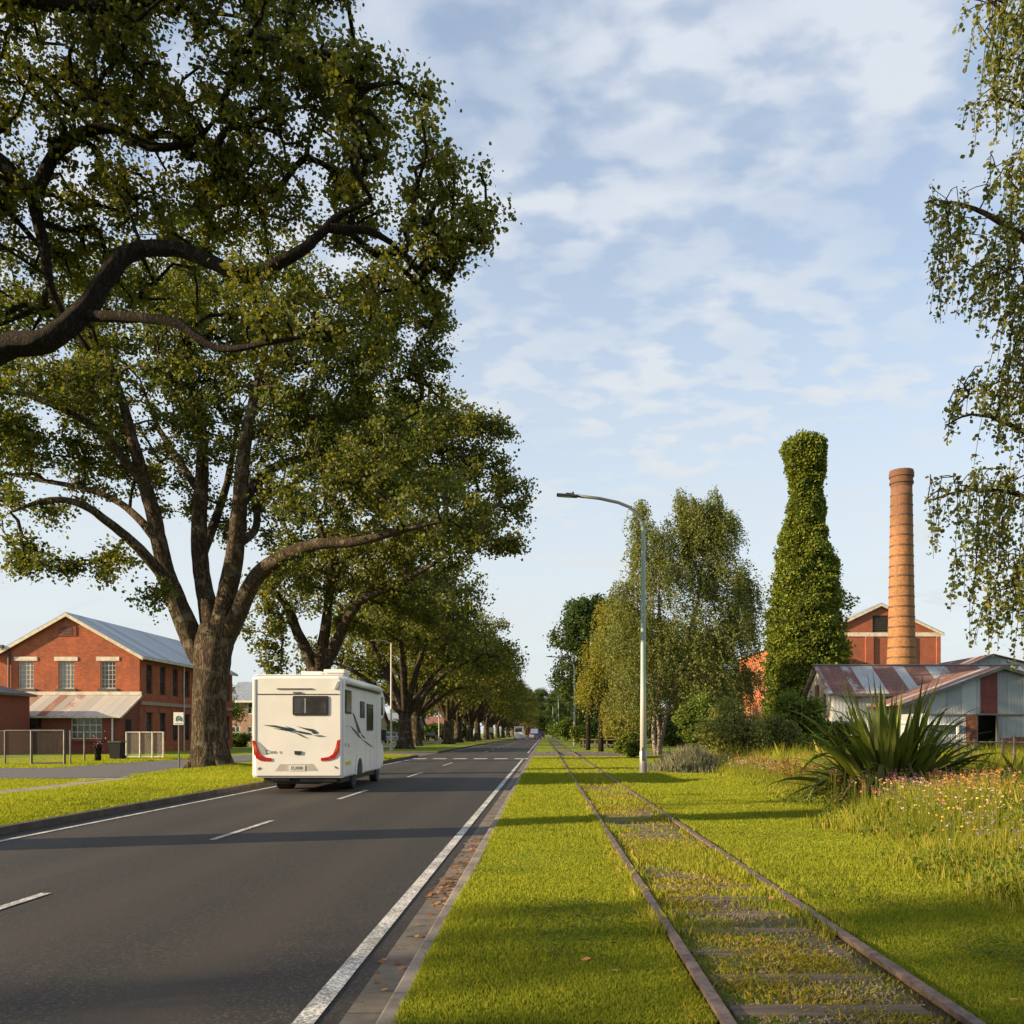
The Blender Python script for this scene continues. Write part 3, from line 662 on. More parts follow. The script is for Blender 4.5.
# nearer shed with the open doorway
b = empty('iron_shed', 'corrugated iron shed with open dark doorway and a red panel over it', 'shed', (23, 45, .1))
ax0, ax1, ay0, ay1 = 19.2, 27.6, 45.0, 55.0; rx, rz = 22.8, 4.78; sl = .378
def rzl(x): return rz-sl*(rx-x) if x < rx else rz-sl*.8*(x-rx)
dr = (Xp(977.5, 45), Xp(996.5, 45), 0.0, Zp(715, 45))
m = MB(); e0 = rzl(ax0)-.05
wall(m, (ax0, ay0, 0), (1, 0, 0), ax1-ax0, 0, 2.42, [(dr[0]-ax0, dr[1]-ax0, .0, dr[3]-.005)], .08, FWD)
m.poly([(ax0, ay0-.03, 2.40), (ax1, ay0-.03, 2.40), (ax1, ay0-.03, rzl(ax1)-.05), (rx, ay0-.03, rz-.05), (ax0, ay0-.03, e0)])
m.poly([(ax0, ay0, 0), (ax0, ay1, 0), (ax0, ay1, e0), (ax0, ay0, e0)]); m.poly([(ax1, ay0, 0), (ax1, ay1, 0), (ax1, ay1, rzl(ax1)), (ax1, ay0, rzl(ax1))])
m.poly([(ax0, ay1, 0), (ax1, ay1, 0), (ax1, ay1, rzl(ax1)), (rx, ay1, rz-.05), (ax0, ay1, e0)])
m.build('wall', M['iron_wall'], b)
m = MB(); xe = 17.85
m.prism([(rx, ay0-.3, rz), (xe, ay0-.3, rzl(xe)), (xe, ay1, rzl(xe)), (rx, ay1, rz)], (0, 0, .05)); m.prism([(rx, ay0-.3, rz), (ax1+.4, ay0-.3, rzl(ax1+.4)), (ax1+.4, ay1, rzl(ax1+.4)), (rx, ay1, rz)], (0, 0, .05))
ro = m.build('roof', M['iron_roof_y'], b)
m = MB(); m.prism([(rx, ay0-.36, rz+.07), (xe, ay0-.36, rzl(xe)+.07), (xe, ay0-.36, rzl(xe)-.10), (rx, ay0-.36, rz-.10)], (0, .05, 0)); m.prism([(rx, ay0-.36, rz+.07), (ax1+.4, ay0-.36, rzl(ax1+.4)+.07), (ax1+.4, ay0-.36, rzl(ax1+.4)-.1), (rx, ay0-.36, rz-.1)], (0, .05, 0)); m.build('barge_board', M['grey_metal'], ro)
m = MB(); m.poly([(Xp(980, 45), ay0-.045, Zp(713.5, 45)), (Xp(997, 45), ay0-.045, Zp(713.5, 45)), (Xp(997, 45), ay0-.045, rzl(Xp(997, 45))-.12), (Xp(980, 45), ay0-.045, rzl(Xp(980, 45))-.12)]); m.build('red_panel', M['iron_red'], b)
m = MB(); m.box2((Xp(965.5, 45), ay0-.07, .75), (Xp(976.5, 45), ay0-.02, 2.38)); m.build('rusty_panel', M['iron_orange'], b)
m = MB(); m.box2((Xp(1001, 45), ay0-.05, .1), (Xp(1010.5, 45), ay0-.015, 1.25)); m.build('rusty_panel', M['iron_orange'], b)
m = MB(); m.box2((Xp(1012, 45), ay0-.05, .5), (Xp(1030, 45), ay0-.015, 1.3)); m.build('rusty_panel', M['iron_orange'], b)
m = MB(); m.box2((ax0, ay0-.075, 2.385), (ax1, ay0-.035, 2.45)); m.box2((dr[0]-.08, ay0-.06, 0), (dr[0], ay0+.02, dr[3])); m.box2((dr[1], ay0-.06, 0), (dr[1]+.08, ay0+.02, dr[3])); m.build('door_frame', M['timber'], b)
m = MB(); m.tube([(ax1-.9, ay0-.1, .1), (ax1-.9, ay0-.1, 3.3)], .05); m.build('downpipe', M['grey_metal'], b)
m = MB(); m.box2((xe+.1, ay0+.3, 2.05), (ax0-.01, ay0+.36, 2.35)); m.box2((17.0, ay0+.5, 1.9), (20.6, ay0-.4, 1.96)); 
for X in (17.1, 18.4, 20.5): m.box2((X-.05, ay0-.38, 0), (X+.05, ay0-.28, 1.9))
m.build('awning', M['white'], b)
# shed at the back
b = empty('iron_shed', 'farther iron shed whose rusty gabled roof rises behind the other two sheds', 'shed', (29.5, 60, .1))
m = MB(); m.poly([(26, 60, 0), (36, 60, 0), (36, 60, 5.2), (29.8, 60, 6.7), (26, 60, 5.0)]); m.poly([(26, 60, 0), (26, 72, 0), (26, 72, 5.0), (26, 60, 5.0)]); m.build('wall', M['iron_wall'], b)
m = MB(); m.prism([(29.8, 59.7, 6.72), (25.7, 59.7, 4.92), (25.7, 72, 4.92), (29.8, 72, 6.72)], (0, 0, .05)); m.prism([(29.8, 59.7, 6.72), (36.4, 59.7, 5.1), (36.4, 72, 5.1), (29.8, 72, 6.72)], (0, 0, .05)); m.build('roof', M['iron_roof_y'], b)

# ------------------------------------------------------------------ street lamps
M['lamp_pole'] = None
def lamp_mat():
    t = NT('lamp_pole_paint'); p = t.obj(); z = t.xyz(p)[2]; n = t.noise(6, 5, .7, t.scale(p, (1, 1, .2)))
    k = t.step(t.math('ADD', z, t.math('MULTIPLY', n, .8)), 2.5, 4.2)
    c = t.mix(k, (.48, .47, .45), (.25, .34, .31)); top = t.step(z, 8.6, 8.9)
    c = t.mix(top, c, (.10, .12, .125)); c = t.mix(t.math('MULTIPLY', t.step(n, .55, .75), .4), c, (.25, .24, .21))
    c = t.mix(t.math('SUBTRACT', 1.0, t.step(z, .2, .9)), c, (.14, .14, .135))
    return t.bsdf(c, .5, .2, None, .4)
LM = lamp_mat()
lamp = empty('street_lamp', 'nearest and tallest street lamp, pale green with a long curved arm, right of the track', 'street lamp', (3.42, 31.2, .1), group='curved-arm street lamps right of the road')
m = MB(); pts = [(3.42, 31.2, .1), (3.42, 31.2, 3), (3.42, 31.2, 6), (3.42, 31.2, 8.5)]; rad = [.115, .10, .085, .072]
for x, y in ((641.5, 522), (636.5, 513), (629, 507), (618, 502.5), (600, 498.5), (577, 495.8)): pts.append((Xp(x, 31.2), 31.2, Zp(y, 31.2))); rad.append(.055)
m.tube(pts, rad, 14); m.lathe((3.42, 31.2, .1), [(.16, 0), (.16, .03), (.135, .05), (.13, .75), (.115, .78)], 14)
m.build('pole', LM, lamp, smooth=True)
m = MB(); Mh = Matrix.Translation((Xp(567, 31.2), 31.2, Zp(495.6, 31.2))) @ Matrix.Rotation(R(4), 4, 'Y')
m.box((0, 0, 0), (.72, .26, .075), Mh); m.box((.1, 0, .06), (.3, .16, .06), Mh); h = m.build('lamp_head', M['dark_metal'], lamp, bevel=.02)
m = MB(); m.box((-.08, 0, -.042), (.45, .2, .012), Mh); m.build('lens', M['glass_pale'], h)
m = MB(); m.lathe((Xp(573, 31.2), 31.2, Zp(495.2, 31.2)+.05), [(.035, 0), (.035, .07)], 8); m.build('sensor', M['dark_metal'], h)
m = MB(); m.box2((3.36, 31.05, .55), (3.48, 31.09, 1.0)); m.build('access_door', M['grey_metal'], lamp)
for (X, Y, lb) in ((3.2, 97, 'second street lamp, farther off, in front of the dark tree'), (2.75, 178, 'third pale lamp post, small, beside the far end of the track'), (2.3, 250, 'fourth pale lamp post, smallest, farthest along the right verge')):
    c = copy_tree(lamp); c.location = (X, Y, .1); c['label'] = lb
# left posts
post = empty('lamp_post', 'slender pale lamp post standing at the left junction, just right of the van', 'lamp post', (-12.1, 71, .1), group='slender posts among the left oaks')
m = MB(); m.tube([(-12.1, 71, .1), (-12.1, 71, 4.5), (-12.1, 71, 8.6)], [.085, .07, .055], 10); m.lathe((-12.1, 71, .1), [(.13, 0), (.13, .5), (.09, .55)], 10); m.build('pole', plain('pale_post', (.42, .38, .38), .5, .1), post)
m = MB(); m.tube([(-12.1, 71, 8.55), (-12.5, 71, 8.75), (-13.1, 71, 8.8)], .045, 8); m.box((-13.4, 71, 8.8), (.6, .24, .09)); m.build('lamp_head', M['grey_metal'], post)
for (X, Y, lb) in ((-15.6, 133, 'second slender post on the left, between two thick oak trunks'), (-12.3, 214, 'third slender post on the left, beside the orange sign'), (-12.6, 262, 'fourth slender post on the left, far down the road'), (-12.8, 330, 'farthest slender post on the left verge')):
    c = copy_tree(post); c.location = (X, Y, .1); c['label'] = lb

# ------------------------------------------------------------------ left fences, sign, bin
def mesh_mat(name, c, cell, alpha_w):
    t = NT(name); p = t.obj(); xs = t.xyz(p)
    u = t.math('ADD', xs[0], xs[2]); v = t.math('SUBTRACT', xs[0], xs[2])
    a = t.math('LESS_THAN', t.math('FRACT', t.math('DIVIDE', u, cell)), alpha_w); b_ = t.math('LESS_THAN', t.math('FRACT', t.math('DIVIDE', v, cell)), alpha_w)
    al = t.math('MAXIMUM', a, b_)
    n = t.node('ShaderNodeBsdfPrincipled', {'Base Color': c, 'Roughness': .5, 'Metallic': .3, 'Alpha': al}); t.l.new(n.outputs[0], t.out.inputs[0]); return t.mat
M['mesh'] = mesh_mat('wire_mesh', (.28, .27, .25), .075, .05); M['mesh_pale'] = mesh_mat('fine_mesh', (.48, .46, .40), .03, .14)
b = empty('wire_fence', 'grey wire mesh fence with tall framed gates in front of the brick warehouse', 'fence', (-23, 39.5, .1))
fy = 39.5; m = MB()
xs_ = [Xp(x, fy) for x in (-30, -12, 5, 31.5, 64.5, 70.5)]
for i, X in enumerate(xs_):
    m = MB(); m.tube([(X, fy, .05), (X, fy, 1.62)], .055 if i in (3, 4) else .035, 8); m.build('post', M['grey_metal'], b)
m = MB(); m.tube([(xs_[0], fy, 1.58), (xs_[2], fy, 1.58)], .028, 8); m.tube([(xs_[3], fy, 1.6), (xs_[4], fy, 1.6)], .05, 8); m.tube([(xs_[2], fy, 1.6), (xs_[3], fy, 1.6)], .04, 8); m.tube([(xs_[3], fy, .2), (xs_[4], fy, .2)], .035, 8)
m.build('top_rail', M['grey_metal'], b)
m = MB(); m.tube([(Xp(84.5, 43), 43, .05), (Xp(84.5, 43), 43, 1.5)], .04, 8); m.build('post', M['grey_metal'], b)
m = MB(); m.poly([(xs_[0], fy+.01, .12), (xs_[5], fy+.01, .12), (xs_[5], fy+.01, 1.58), (xs_[0], fy+.01, 1.58)]); m.build('wire_mesh', M['mesh'], b)
b = empty('mesh_panel_fence', 'pale mesh panel enclosure on posts before the warehouse side, left of the sign post', 'fence', (-21.7, 49, .1))
m = MB(); xs_ = [Xp(x, 49) for x in (126.5, 140, 152.5, 163.5)]
for X in xs_: m = MB(); m.tube([(X, 49, .05), (X, 49, 1.56)], .045, 8); m.build('post', M['cream'], b)
m = MB()
m.tube([(xs_[0], 49, 1.54), (xs_[3], 49, 1.54)], .03, 8); m.build('rail', M['cream'], b); m = MB(); m.tube([(xs_[0], 49, .2), (xs_[3], 49, .2)], .03, 8); m.build('rail', M['cream'], b)
m = MB(); m.poly([(xs_[0], 49.02, .15), (xs_[3], 49.02, .15), (xs_[3], 49.02, 1.52), (xs_[0], 49.02, 1.52)]); m.build('mesh_panel', M['mesh_pale'], b)
bx, by = Xp(117, 47), 47.0
b = empty('rubbish_bin', 'dark wheeled rubbish bin beside the warehouse lean-to', 'bin', (bx, by, .1))
m = MB(); m.prism([(bx-.26, by-.26, .18), (bx+.26, by-.26, .18), (bx+.31, by-.31, 1.0), (bx-.31, by-.31, 1.0)], (0, .55, 0)); m.build('body', M['dark'], b)
m = MB(); m.box((bx, by, 1.04), (.68, .68, .07)); m.build('lid', M['dark_metal'], b)
m = MB(); m.tube([(bx-.3, by+.27, .24), (bx+.3, by+.27, .24)], .12, 10); m.build('wheel', M['dark'], b)
# parking sign
sx, sy = Xp(179, 36), 36.0
b = empty('parking_sign', 'small white sign with a dark green symbol on a thin post by the big oak', 'sign', (sx, sy, .1))
m = MB(); m.tube([(sx, sy, .1), (sx, sy, 2.3)], .032, 10); m.build('post', M['grey_metal'], b)
zc = Zp(718.6, sy); m = MB(); m.box((sx, sy-.045, zc), (.40, .012, .50)); sg = m.build('sign_plate', plain('sign_white', (.72, .73, .70), .4, var=.05), b, bevel=.003)
SG = plain('sign_green', (.045, .13, .11), .5)
m = MB(); arc = []
for k in range(13):
    a = math.pi*k/12; arc.append((sx-.09*math.cos(a), sy-.054, zc+.0+.09*math.sin(a)))
arc = [(sx-.09, sy-.054, zc-.10)]+arc+[(sx+.09, sy-.054, zc-.10)]
m.tube(arc, .022, 6); m.box((sx+.02, sy-.054, zc-.03), (.05, .006, .1)); m.box((sx, sy-.054, zc-.2), (.28, .006, .022)); m.build('sign_symbol', SG, sg)
# sapling with pink leaves
# ------------------------------------------------------------------ railway track
M['rail'] = mat_rust('rail_steel', (.075, .052, .045), (.23, .165, .14), .35); M['sleeper'] = mat_wood('sleeper_timber', (.15, .118, .09), 0, .95)
b = empty('railway_track', 'disused narrow rusty railway track half buried in the grass', 'railway track', (1.48, 10, .1))
for xr in (.865, 2.025):
    m = MB()
    pr = [(-.055, 0), (.055, 0), (.05, .012), (.012, .02), (.010, .05), (.031, .058), (.031, .085), (-.031, .085), (-.031, .058), (-.010, .05), (-.012, .02), (-.05, .012)]
    ys = [-6, 54.4]; 
    m.prism([(xr+a, -6, .063+z) for a, z in pr], (0, 59.5, 0)); m.prism([(xr+a, 53.5, .055+z) for a, z in pr], (0, 180, 0)); m.build('rail', M['rail'], b)
random.seed(5)
y = 3.9
while y < 17:
    m = MB(); a = random.uniform(-.01, .01); x0 = .93+random.uniform(0, .10); x1 = 1.96-random.uniform(0, .10)
    Ms = Matrix.Translation(((x0+x1)/2, y, random.uniform(.058, .068))) @ Matrix.Rotation(a, 4, 'Z')
    m.box((0, 0, 0), (x1-x0, .17, .10), Ms); m.build('sleeper', M['sleeper'], b, bevel=.012); y += .60+random.uniform(-.03, .03)
# ------------------------------------------------------------------ right farm fence and rusted beam
b = empty('farm_fence', 'low rusty rail fence on posts in front of the iron sheds', 'fence', (13.5, 26, .1))
m = MB(); Yf = 28.0
for x in (958, 975, 1003, 1040, 1080): X = Xp(x, Yf); m = MB(); m.box2((X-.04, Yf-.04, 0), (X+.04, Yf+.04, 1.3)); m.build('post', M['dark_metal'], b)
m = MB()
for z in (1.22, .72): m.tube([(Xp(955, Yf), Yf, z), (Xp(1085, Yf), Yf, z-.03)], .03, 6)
m.build('fence_rail', M['rail'], b)
b = empty('fence_post', 'single thin rusty post standing alone at the right edge before the shed', 'post', (Xp(1014, 21), 21, .1))
m = MB(); X = Xp(1014, 21); m.tube([(X, 21, 0), (X+.01, 21, 1.45)], .032, 8); m.lathe((X, 21, 0), [(.07, .1), (.07, .14), (.035, .16)], 8); m.build('shaft', M['rail'], b)
b = empty('timber_beam', 'short rusty brown barrier beam lying at the right edge above the wildflowers', 'beam', (Xp(1012, 17), 17, .1))
m = MB(); m.box2((Xp(1006, 17), 16.9, .25), (Xp(1075, 17), 17.1, .42)); m.build('rail', mat_wood('old_beam', (.17, .10, .08), 0), b, bevel=.01)
m = MB(); X = Xp(1003, 17); m.box2((X-.09, 16.85, 0), (X+.1, 17.15, .58)); m.build('post', M['dark_metal'], b, bevel=.01)
# ------------------------------------------------------------------ motorhome
VY = 22.4; VXC = -6.135
def LX(x): return (x-298.3)*.02489
def LZ(y): return CH-(y-HY)*.02489
def r2(px, py, d=-.012): return Vector((LX(245+px/7.06), d, LZ(660+py/7.06)))
def r9(px, py, d=-.012): return Vector((LX(245+px/9.31), d, LZ(735+py/9.31)))
def sd(px, py, off=.0):
    x = 330+px/8.19; y = 670+py/8.19; Y = 900*5.0/(CX-x); return Vector((1.145+off, Y-VY, CH-(y-HY)/F*Y))
van = empty('motorhome', 'white motorhome seen from behind, driving away in the left lane', 'motorhome', (VXC, VY, 0), R(.9))
VW = plain('motorhome_white', (.80, .79, .77), .22, var=.045, sc=1.3); VG = plain('motorhome_trim', (.42, .44, .43), .4, .2, var=.05)
VD = plain('motorhome_black', (.022, .022, .022), .5); RUB = plain('tyre_rubber', (.025, .025, .025), .8)
VGL = mat_glass('motorhome_glass', (.03, .026, .024), .08, .12)
def vb(mb, name, mat, par=van, **k): return mb.build(name, mat, par, world=False, **k)
# body shell: rounded cross section swept along y
def rrect(w, z0, z1, r, n=5):
    pts = []
    for cx_, cz_, a0 in ((w-r, z1-r, 0), (-(w-r), z1-r, 90), (-(w-r*.5), z0+r*.5, 180), (w-r*.5, z0+r*.5, 270)):
        rr = r if a0 < 180 else r*.5
        for k in range(n+1):
            a = R(a0+90*k/n); pts.append((cx_+rr*math.cos(a), cz_+rr*math.sin(a)))
    return pts
def loft(mb, secs):
    n = len(secs[0][1]); vs = []; fs = []
    for y, s in secs: vs += [(p[0], (y(p[1]) if callable(y) else y), p[1]) for p in s]
    for i in range(len(secs)-1):
        for k in range(n): fs.append([i*n+k, i*n+(k+1) % n, (i+1)*n+(k+1) % n, (i+1)*n+k])
    fs.append(list(range(n))[::-1]); fs.append([(len(secs)-1)*n+k for k in range(n)]); mb.add(vs, fs)
m = MB(); loft(m, [(.09, rrect(1.07, .42, 2.90, .10)), (.03, rrect(1.115, .39, 2.945, .12)), (0.0, rrect(1.125, .385, 2.955, .12)) if False else (.05, rrect(1.14, .38, 2.96, .13)), (5.55, rrect(1.14, .38, 2.96, .13))])
body = vb(m, 'body', VW, smooth=False, bevel=0)
me = body.data; me.polygons.foreach_set('use_smooth', [False]*len(me.polygons))
# rear moulding: slightly bowed panel with upper cap
m = MB(); loft(m, [(-.005, rrect(1.045, .44, 2.86, .09)), (.03, rrect(1.09, .405, 2.925, .11)), (.11, rrect(1.11, .40, 2.94, .12))]); vb(m, 'rear_panel', VW)
m = MB(); z = LZ(694.3); m.box((0, -.008, z), (2.03, .012, .022)); vb(m, 'panel_seam', VD)
m = MB(); m.box((LX(295), -.012, LZ(688.8)), (.88, .03, .028)); m.box((LX(297.5), -.015, LZ(692.6)), (.2, .03, .035)); vb(m, 'grab_rail', plain('dark_trim', (.14, .12, .11), .4))
m = MB(); m.prism([r2(630, 208, -.03), r2(655, 150, -.03), r2(668, 150, -.03), r2(662, 185, -.03), r2(645, 208, -.03)], (0, .03, 0)); vb(m, 'corner_light', VG)
wz0, wz1 = LZ(715.5), LZ(695.8); wx0, wx1 = LX(293), LX(328.8)
m = MB(); m.prism([(wx0+(wx1-wx0)*u, -.022, wz0+(wz1-wz0)*v) for u, v in ((.04, 0), (.96, 0), (.99, .03), (1, .1), (1, .9), (.99, .97), (.96, 1), (.04, 1), (.01, .97), (0, .9), (0, .1), (.01, .03))], (0, .03, 0)); rw = vb(m, 'rear_window', VD)
m = MB(); m.box2((wx0+.05, -.027, wz0+.05), (wx1-.05, -.0225, wz1-.05)); vb(m, 'pane', VGL, rw, bevel=.002)
m = MB(); m.box2((wx0+.30, -.030, wz0+.06), (wx0+.325, -.0275, wz1-.06)); vb(m, 'blind', VG, rw)
DC = plain('decal_dark', (.035, .06, .075), .35); DB = plain('decal_blue', (.06, .26, .36), .35); DG = plain('decal_grey', (.17, .19, .20), .35)
def decal(pts, mat, par=van, fn=r2, off=(0, -.004, 0)):
    m = MB(); m.prism([fn(*p) for p in pts], off); vb(m, 'decal', mat, par)
for pts, mt in ((((130, 459), (215, 461), (300, 478), (350, 494), (345, 503), (310, 500), (240, 480)), DC), (((200, 482), (300, 488), (340, 498), (330, 506), (290, 500)), DC),
                (((312, 491), (345, 488), (360, 500), (352, 514), (325, 510)), DB), (((280, 465), (345, 483), (352, 493), (330, 490)), DC),
                (((350, 496), (395, 502), (462, 516), (470, 528), (430, 524), (380, 514)), DC), (((362, 466), (425, 480), (482, 488), (515, 510), (508, 522), (482, 520), (470, 505), (430, 492)), DC),
                (((348, 512), (385, 520), (450, 556), (415, 545)), DC), (((478, 532), (535, 529), (573, 540), (520, 542)), DG)):
    decal(pts, mt)
TR = plain('tail_light_red', (.42, .014, .016), .18, var=.3, sc=22); TO = plain('tail_light_amber', (.55, .12, .03), .2)
for pl, oe in ((((76, 50), (108, 56), (120, 115), (150, 180), (185, 207), (252, 215), (252, 244), (150, 240), (108, 215), (88, 160)), ((92, 90), (108, 92), (118, 150), (112, 170), (98, 140))),
               (((890, 40), (860, 52), (845, 120), (820, 178), (780, 204), (708, 215), (710, 241), (780, 236), (842, 215), (876, 160)), ((868, 90), (856, 92), (840, 150), (850, 160), (864, 130)))):
    m = MB(); m.prism([r9(p[0], p[1], -.022) for p in pl], (0, .04, 0)); tl = vb(m, 'tail_light', TR, bevel=0)
    m = MB(); m.prism([r9(p[0], p[1], -.026) for p in oe], (0, .006, 0)); vb(m, 'indicator_lens', TO, tl)
m = MB(); m.prism([r9(330, 272, -.006), r9(638, 268, -.006), r9(688, 335, -.006), r9(280, 338, -.006)], (0, .01, 0)); vb(m, 'number_plate_recess', plain('recess_grey', (.45, .43, .40), .5))
m = MB(); m.prism([r9(412, 284, -.016), r9(562, 284, -.016), r9(562, 334, -.016), r9(412, 334, -.016)], (0, .01, 0)); npl = vb(m, 'number_plate', plain('plate_white', (.66, .66, .62), .4))
c = r9(487, 309, -.0175); text_mesh('plate_lettering', 'EUI0I0', .115, VD, npl, Matrix.Translation(c) @ Matrix.Rotation(R(90), 4, 'X') @ Matrix.Scale(.95, 4), .001)
c = r9(255, 158, -.014); text_mesh('badge_lettering', 'I Core  s', .13, DC, van, Matrix.Translation(c) @ Matrix.Rotation(R(90), 4, 'X') @ Matrix.Shear('XY', 4, (.3, 0)), .001)
m = MB(); m.prism([r9(463, 148, -.03), r9(528, 150, -.03), r9(522, 180, -.03), r9(466, 182, -.03)], (0, .03, 0)); vb(m, 'rear_camera', VD)
decal(((120, 60), (190, 125), (205, 180), (165, 180), (140, 130)), VG, fn=r9)
for pts in (((122, 318), (140, 298), (146, 303), (130, 324)), ((832, 290), (842, 292), (856, 308), (850, 314))):
    m = MB(); m.prism([r9(p[0], p[1], -.02) for p in pts], (0, .02, 0)); vb(m, 'reflector', VD)
# left corner column
m = MB(); m.box2((-1.09, -.016, LZ(742)), (-1.03, .03, LZ(679))); vb(m, 'corner_trim', VG, bevel=.01)
# under carriage
m = MB(); m.box2((-.95, .35, .24), (.98, 5.3, .42)); m.box2((-.55, .9, .18), (.3, 1.6, .3)); vb(m, 'chassis', VD)
m = MB(); m.tube([(-.9, 1.9, .33), (.9, 1.9, .33)], .06); vb(m, 'axle', M['grey_metal'])
m = MB(); m.box2((-.72, .15, .30), (-.25, .30, .38)); vb(m, 'tow_bracket', M['grey_metal'])
m = MB(); m.box2((.0, .2, .28), (.9, .34, .34)); vb(m, 'exhaust', M['grey_metal'])
def wheel(par, x, y, r=.33, w=.22, side=1, dual=False):
    m = MB(); c0 = x-side*(w if not dual else w*1.9)
    def ring(pr, mb):
        vs = []; fs = []; n = 22
        for (xx, rr) in pr:
            for k in range(n): a = 2*math.pi*k/n; vs.append((xx, y+rr*math.cos(a), r+rr*math.sin(a)))
        for i in range(len(pr)-1):
            for k in range(n): fs.append([i*n+k, i*n+(k+1) % n, (i+1)*n+(k+1) % n, (i+1)*n+k])
        fs.append(list(range(n))); fs.append([(len(pr)-1)*n+k for k in range(n)]); mb.add(vs, fs)
    ring([(c0, r*.6), (c0, r*.94), (c0+side*.03, r), (x-side*.03, r), (x, r*.94), (x, r*.62)], m)
    wo = m.build('wheel', RUB, par, world=False)
    m2 = MB(); ring([(x-side*.02, r*.6), (x+side*.006, r*.58), (x-side*.03, r*.4), (x+side*.004, r*.16)], m2); m2.build('rim', M['grey_metal'], wo, world=False)
    return wo
for s_ in (-1, 1): wheel(van, s_*1.02, 1.9, .335, .22, s_, True); wheel(van, s_*1.0, 5.75, .335, .22, s_)
# wheel arches, skirts and windows on the right side
for yc in (1.9,):
    m = MB(); pts = []
    for k in range(13): a = math.pi*k/12; pts.append((1.143, yc-.43*math.cos(a), .40+.43*math.sin(a)))
    m.prism(pts, (.006, 0, 0)); vb(m, 'wheel_arch', VD)
    m = MB(); o_ = [(1.150, yc-.53*math.cos(math.pi*k/12), .40+.55*math.sin(math.pi*k/12)) for k in range(13)]; i_ = [(1.150, yc-.43*math.cos(math.pi*k/12), .40+.43*math.sin(math.pi*k/12)) for k in range(13)]
    for k in range(12): m.prism([o_[k], o_[k+1], i_[k+1], i_[k]], (.03, 0, 0))
    vb(m, 'fender', VW)
for a, b_ in (((120, 165), (171, 358)), ((253, 258), (288, 392)), ((311, 280), (364, 496))):
    p, q = sd(*a), sd(*b_); m = MB(); zt = (sd(a[0], a[1]).z+sd(b_[0], a[1]).z)/2; zb = (sd(a[0], b_[1]).z+sd(b_[0], b_[1]).z)/2
    m.box2((1.138, p.y, zb), (1.165, q.y, zt)); wo = vb(m, 'side_window', VD, bevel=.01); m = MB(); m.box2((1.164, p.y+.05, zb+.05), (1.170, q.y-.05, zt-.05)); vb(m, 'pane', VGL, wo)
for pts in (((188, 350), (200, 365), (262, 518), (236, 515), (212, 430)), ((170, 458), (215, 500), (268, 562), (240, 548), (190, 490)), ((262, 565), (310, 590), (372, 636), (330, 615)), ((262, 520), (290, 548), (300, 562), (275, 550))):
    decal(pts, DC, van, lambda a, b_: sd(a, b_, .0), (.006, 0, 0))
for (a, b_) in (((118, 598), (128, 622)), ((146, 600), (156, 625))):
    p, q = sd(*a), sd(*b_); m = MB(); m.box2((1.14, p.y, q.z), (1.156, max(q.y, p.y+.09), p.z)); vb(m, 'socket_cover', VG)
m = MB(); p, q = sd(122, 750), sd(172, 772); m.box2((1.14, p.y, q.z), (1.148, q.y, p.z)); vb(m, 'reflector', plain('yellow_reflector', (.55, .50, .10), .3))
for a, b_ in (((215, 690), (260, 690)), ((120, 460), (170, 462))):
    p, q = sd(*a), sd(*b_); m = MB(); m.box2((1.14, p.y, p.z-.008), (1.145, q.y, p.z+.008)); vb(m, 'panel_seam', VG)
m = MB()
for yy in (2.9, 3.6, 4.4): m.box2((1.14, yy, .55), (1.144, yy+.01, 1.15)); 
m.box2((1.14, 2.9, 1.15), (1.144, 4.41, 1.16)); vb(m, 'locker_seam', VG)
m = MB(); m.box2((1.14, .2, 1.0), (1.143, 1.2, 1.01)); vb(m, 'body_seam', VG)
m = MB(); m.box2((1.14, 4.7, .5), (1.144, 4.71, 2.4)); vb(m, 'door_seam', VG)
m = MB(); m.tube([(1.19, .25, 2.80), (1.19, 5.2, 2.80)], .075, 10); aw_ = vb(m, 'awning_cassette', VW, smooth=True); m = MB(); m.box2((1.14, .25, 2.69), (1.2, 5.2, 2.715)); vb(m, 'shadow_gap', VD, aw_)
# luton and cab
m = MB(); m.prism([(-1.11, 5.5, 1.88), (-1.11, 6.15, 1.95), (-1.11, 6.55, 2.2), (-1.11, 6.45, 2.65), (-1.11, 5.9, 2.93), (-1.11, 5.5, 2.95)], (2.22, 0, 0)); vb(m, 'luton_cab', VW, bevel=.05)
m = MB(); m.box2((1.108, 5.62, 2.05), (1.122, 6.05, 2.62)); vb(m, 'side_window', VGL)
m = MB(); m.prism([(-.98, 5.5, .45), (-.98, 6.9, .45), (-.98, 7.1, .7), (-.98, 6.95, 1.12), (-.98, 6.1, 1.3), (-.98, 5.75, 1.9), (-.98, 5.5, 1.9)], (1.96, 0, 0)); vb(m, 'cab', VW, bevel=.05)
m = MB(); m.prism([(.985, 5.6, 1.25), (.985, 6.0, 1.25), (.985, 5.72, 1.8), (.985, 5.6, 1.8)], (.01, 0, 0)); vb(m, 'cab_window', VGL)
m = MB(); m.box2((1.0, 6.0, 1.25), (1.22, 6.1, 1.6)); m.tube([(.98, 6.05, 1.3), (1.15, 6.05, 1.35)], .03); vb(m, 'wing_mirror', VD, bevel=.02)
# roof hatches
for x0, x1, y0, y1, z in ((LX(296), LX(317.5), .55, 1.2, 3.05), (LX(319.5), LX(341), .5, 1.15, 3.10)):
    m = MB(); m.box2((x0+.04, y0, 2.95), (x1-.04, y1, z-.07)); m.box2((x0, y0-.04, z-.075), (x1, y1+.04, z+.02)); vb(m, 'roof_hatch', VW, bevel=.02)

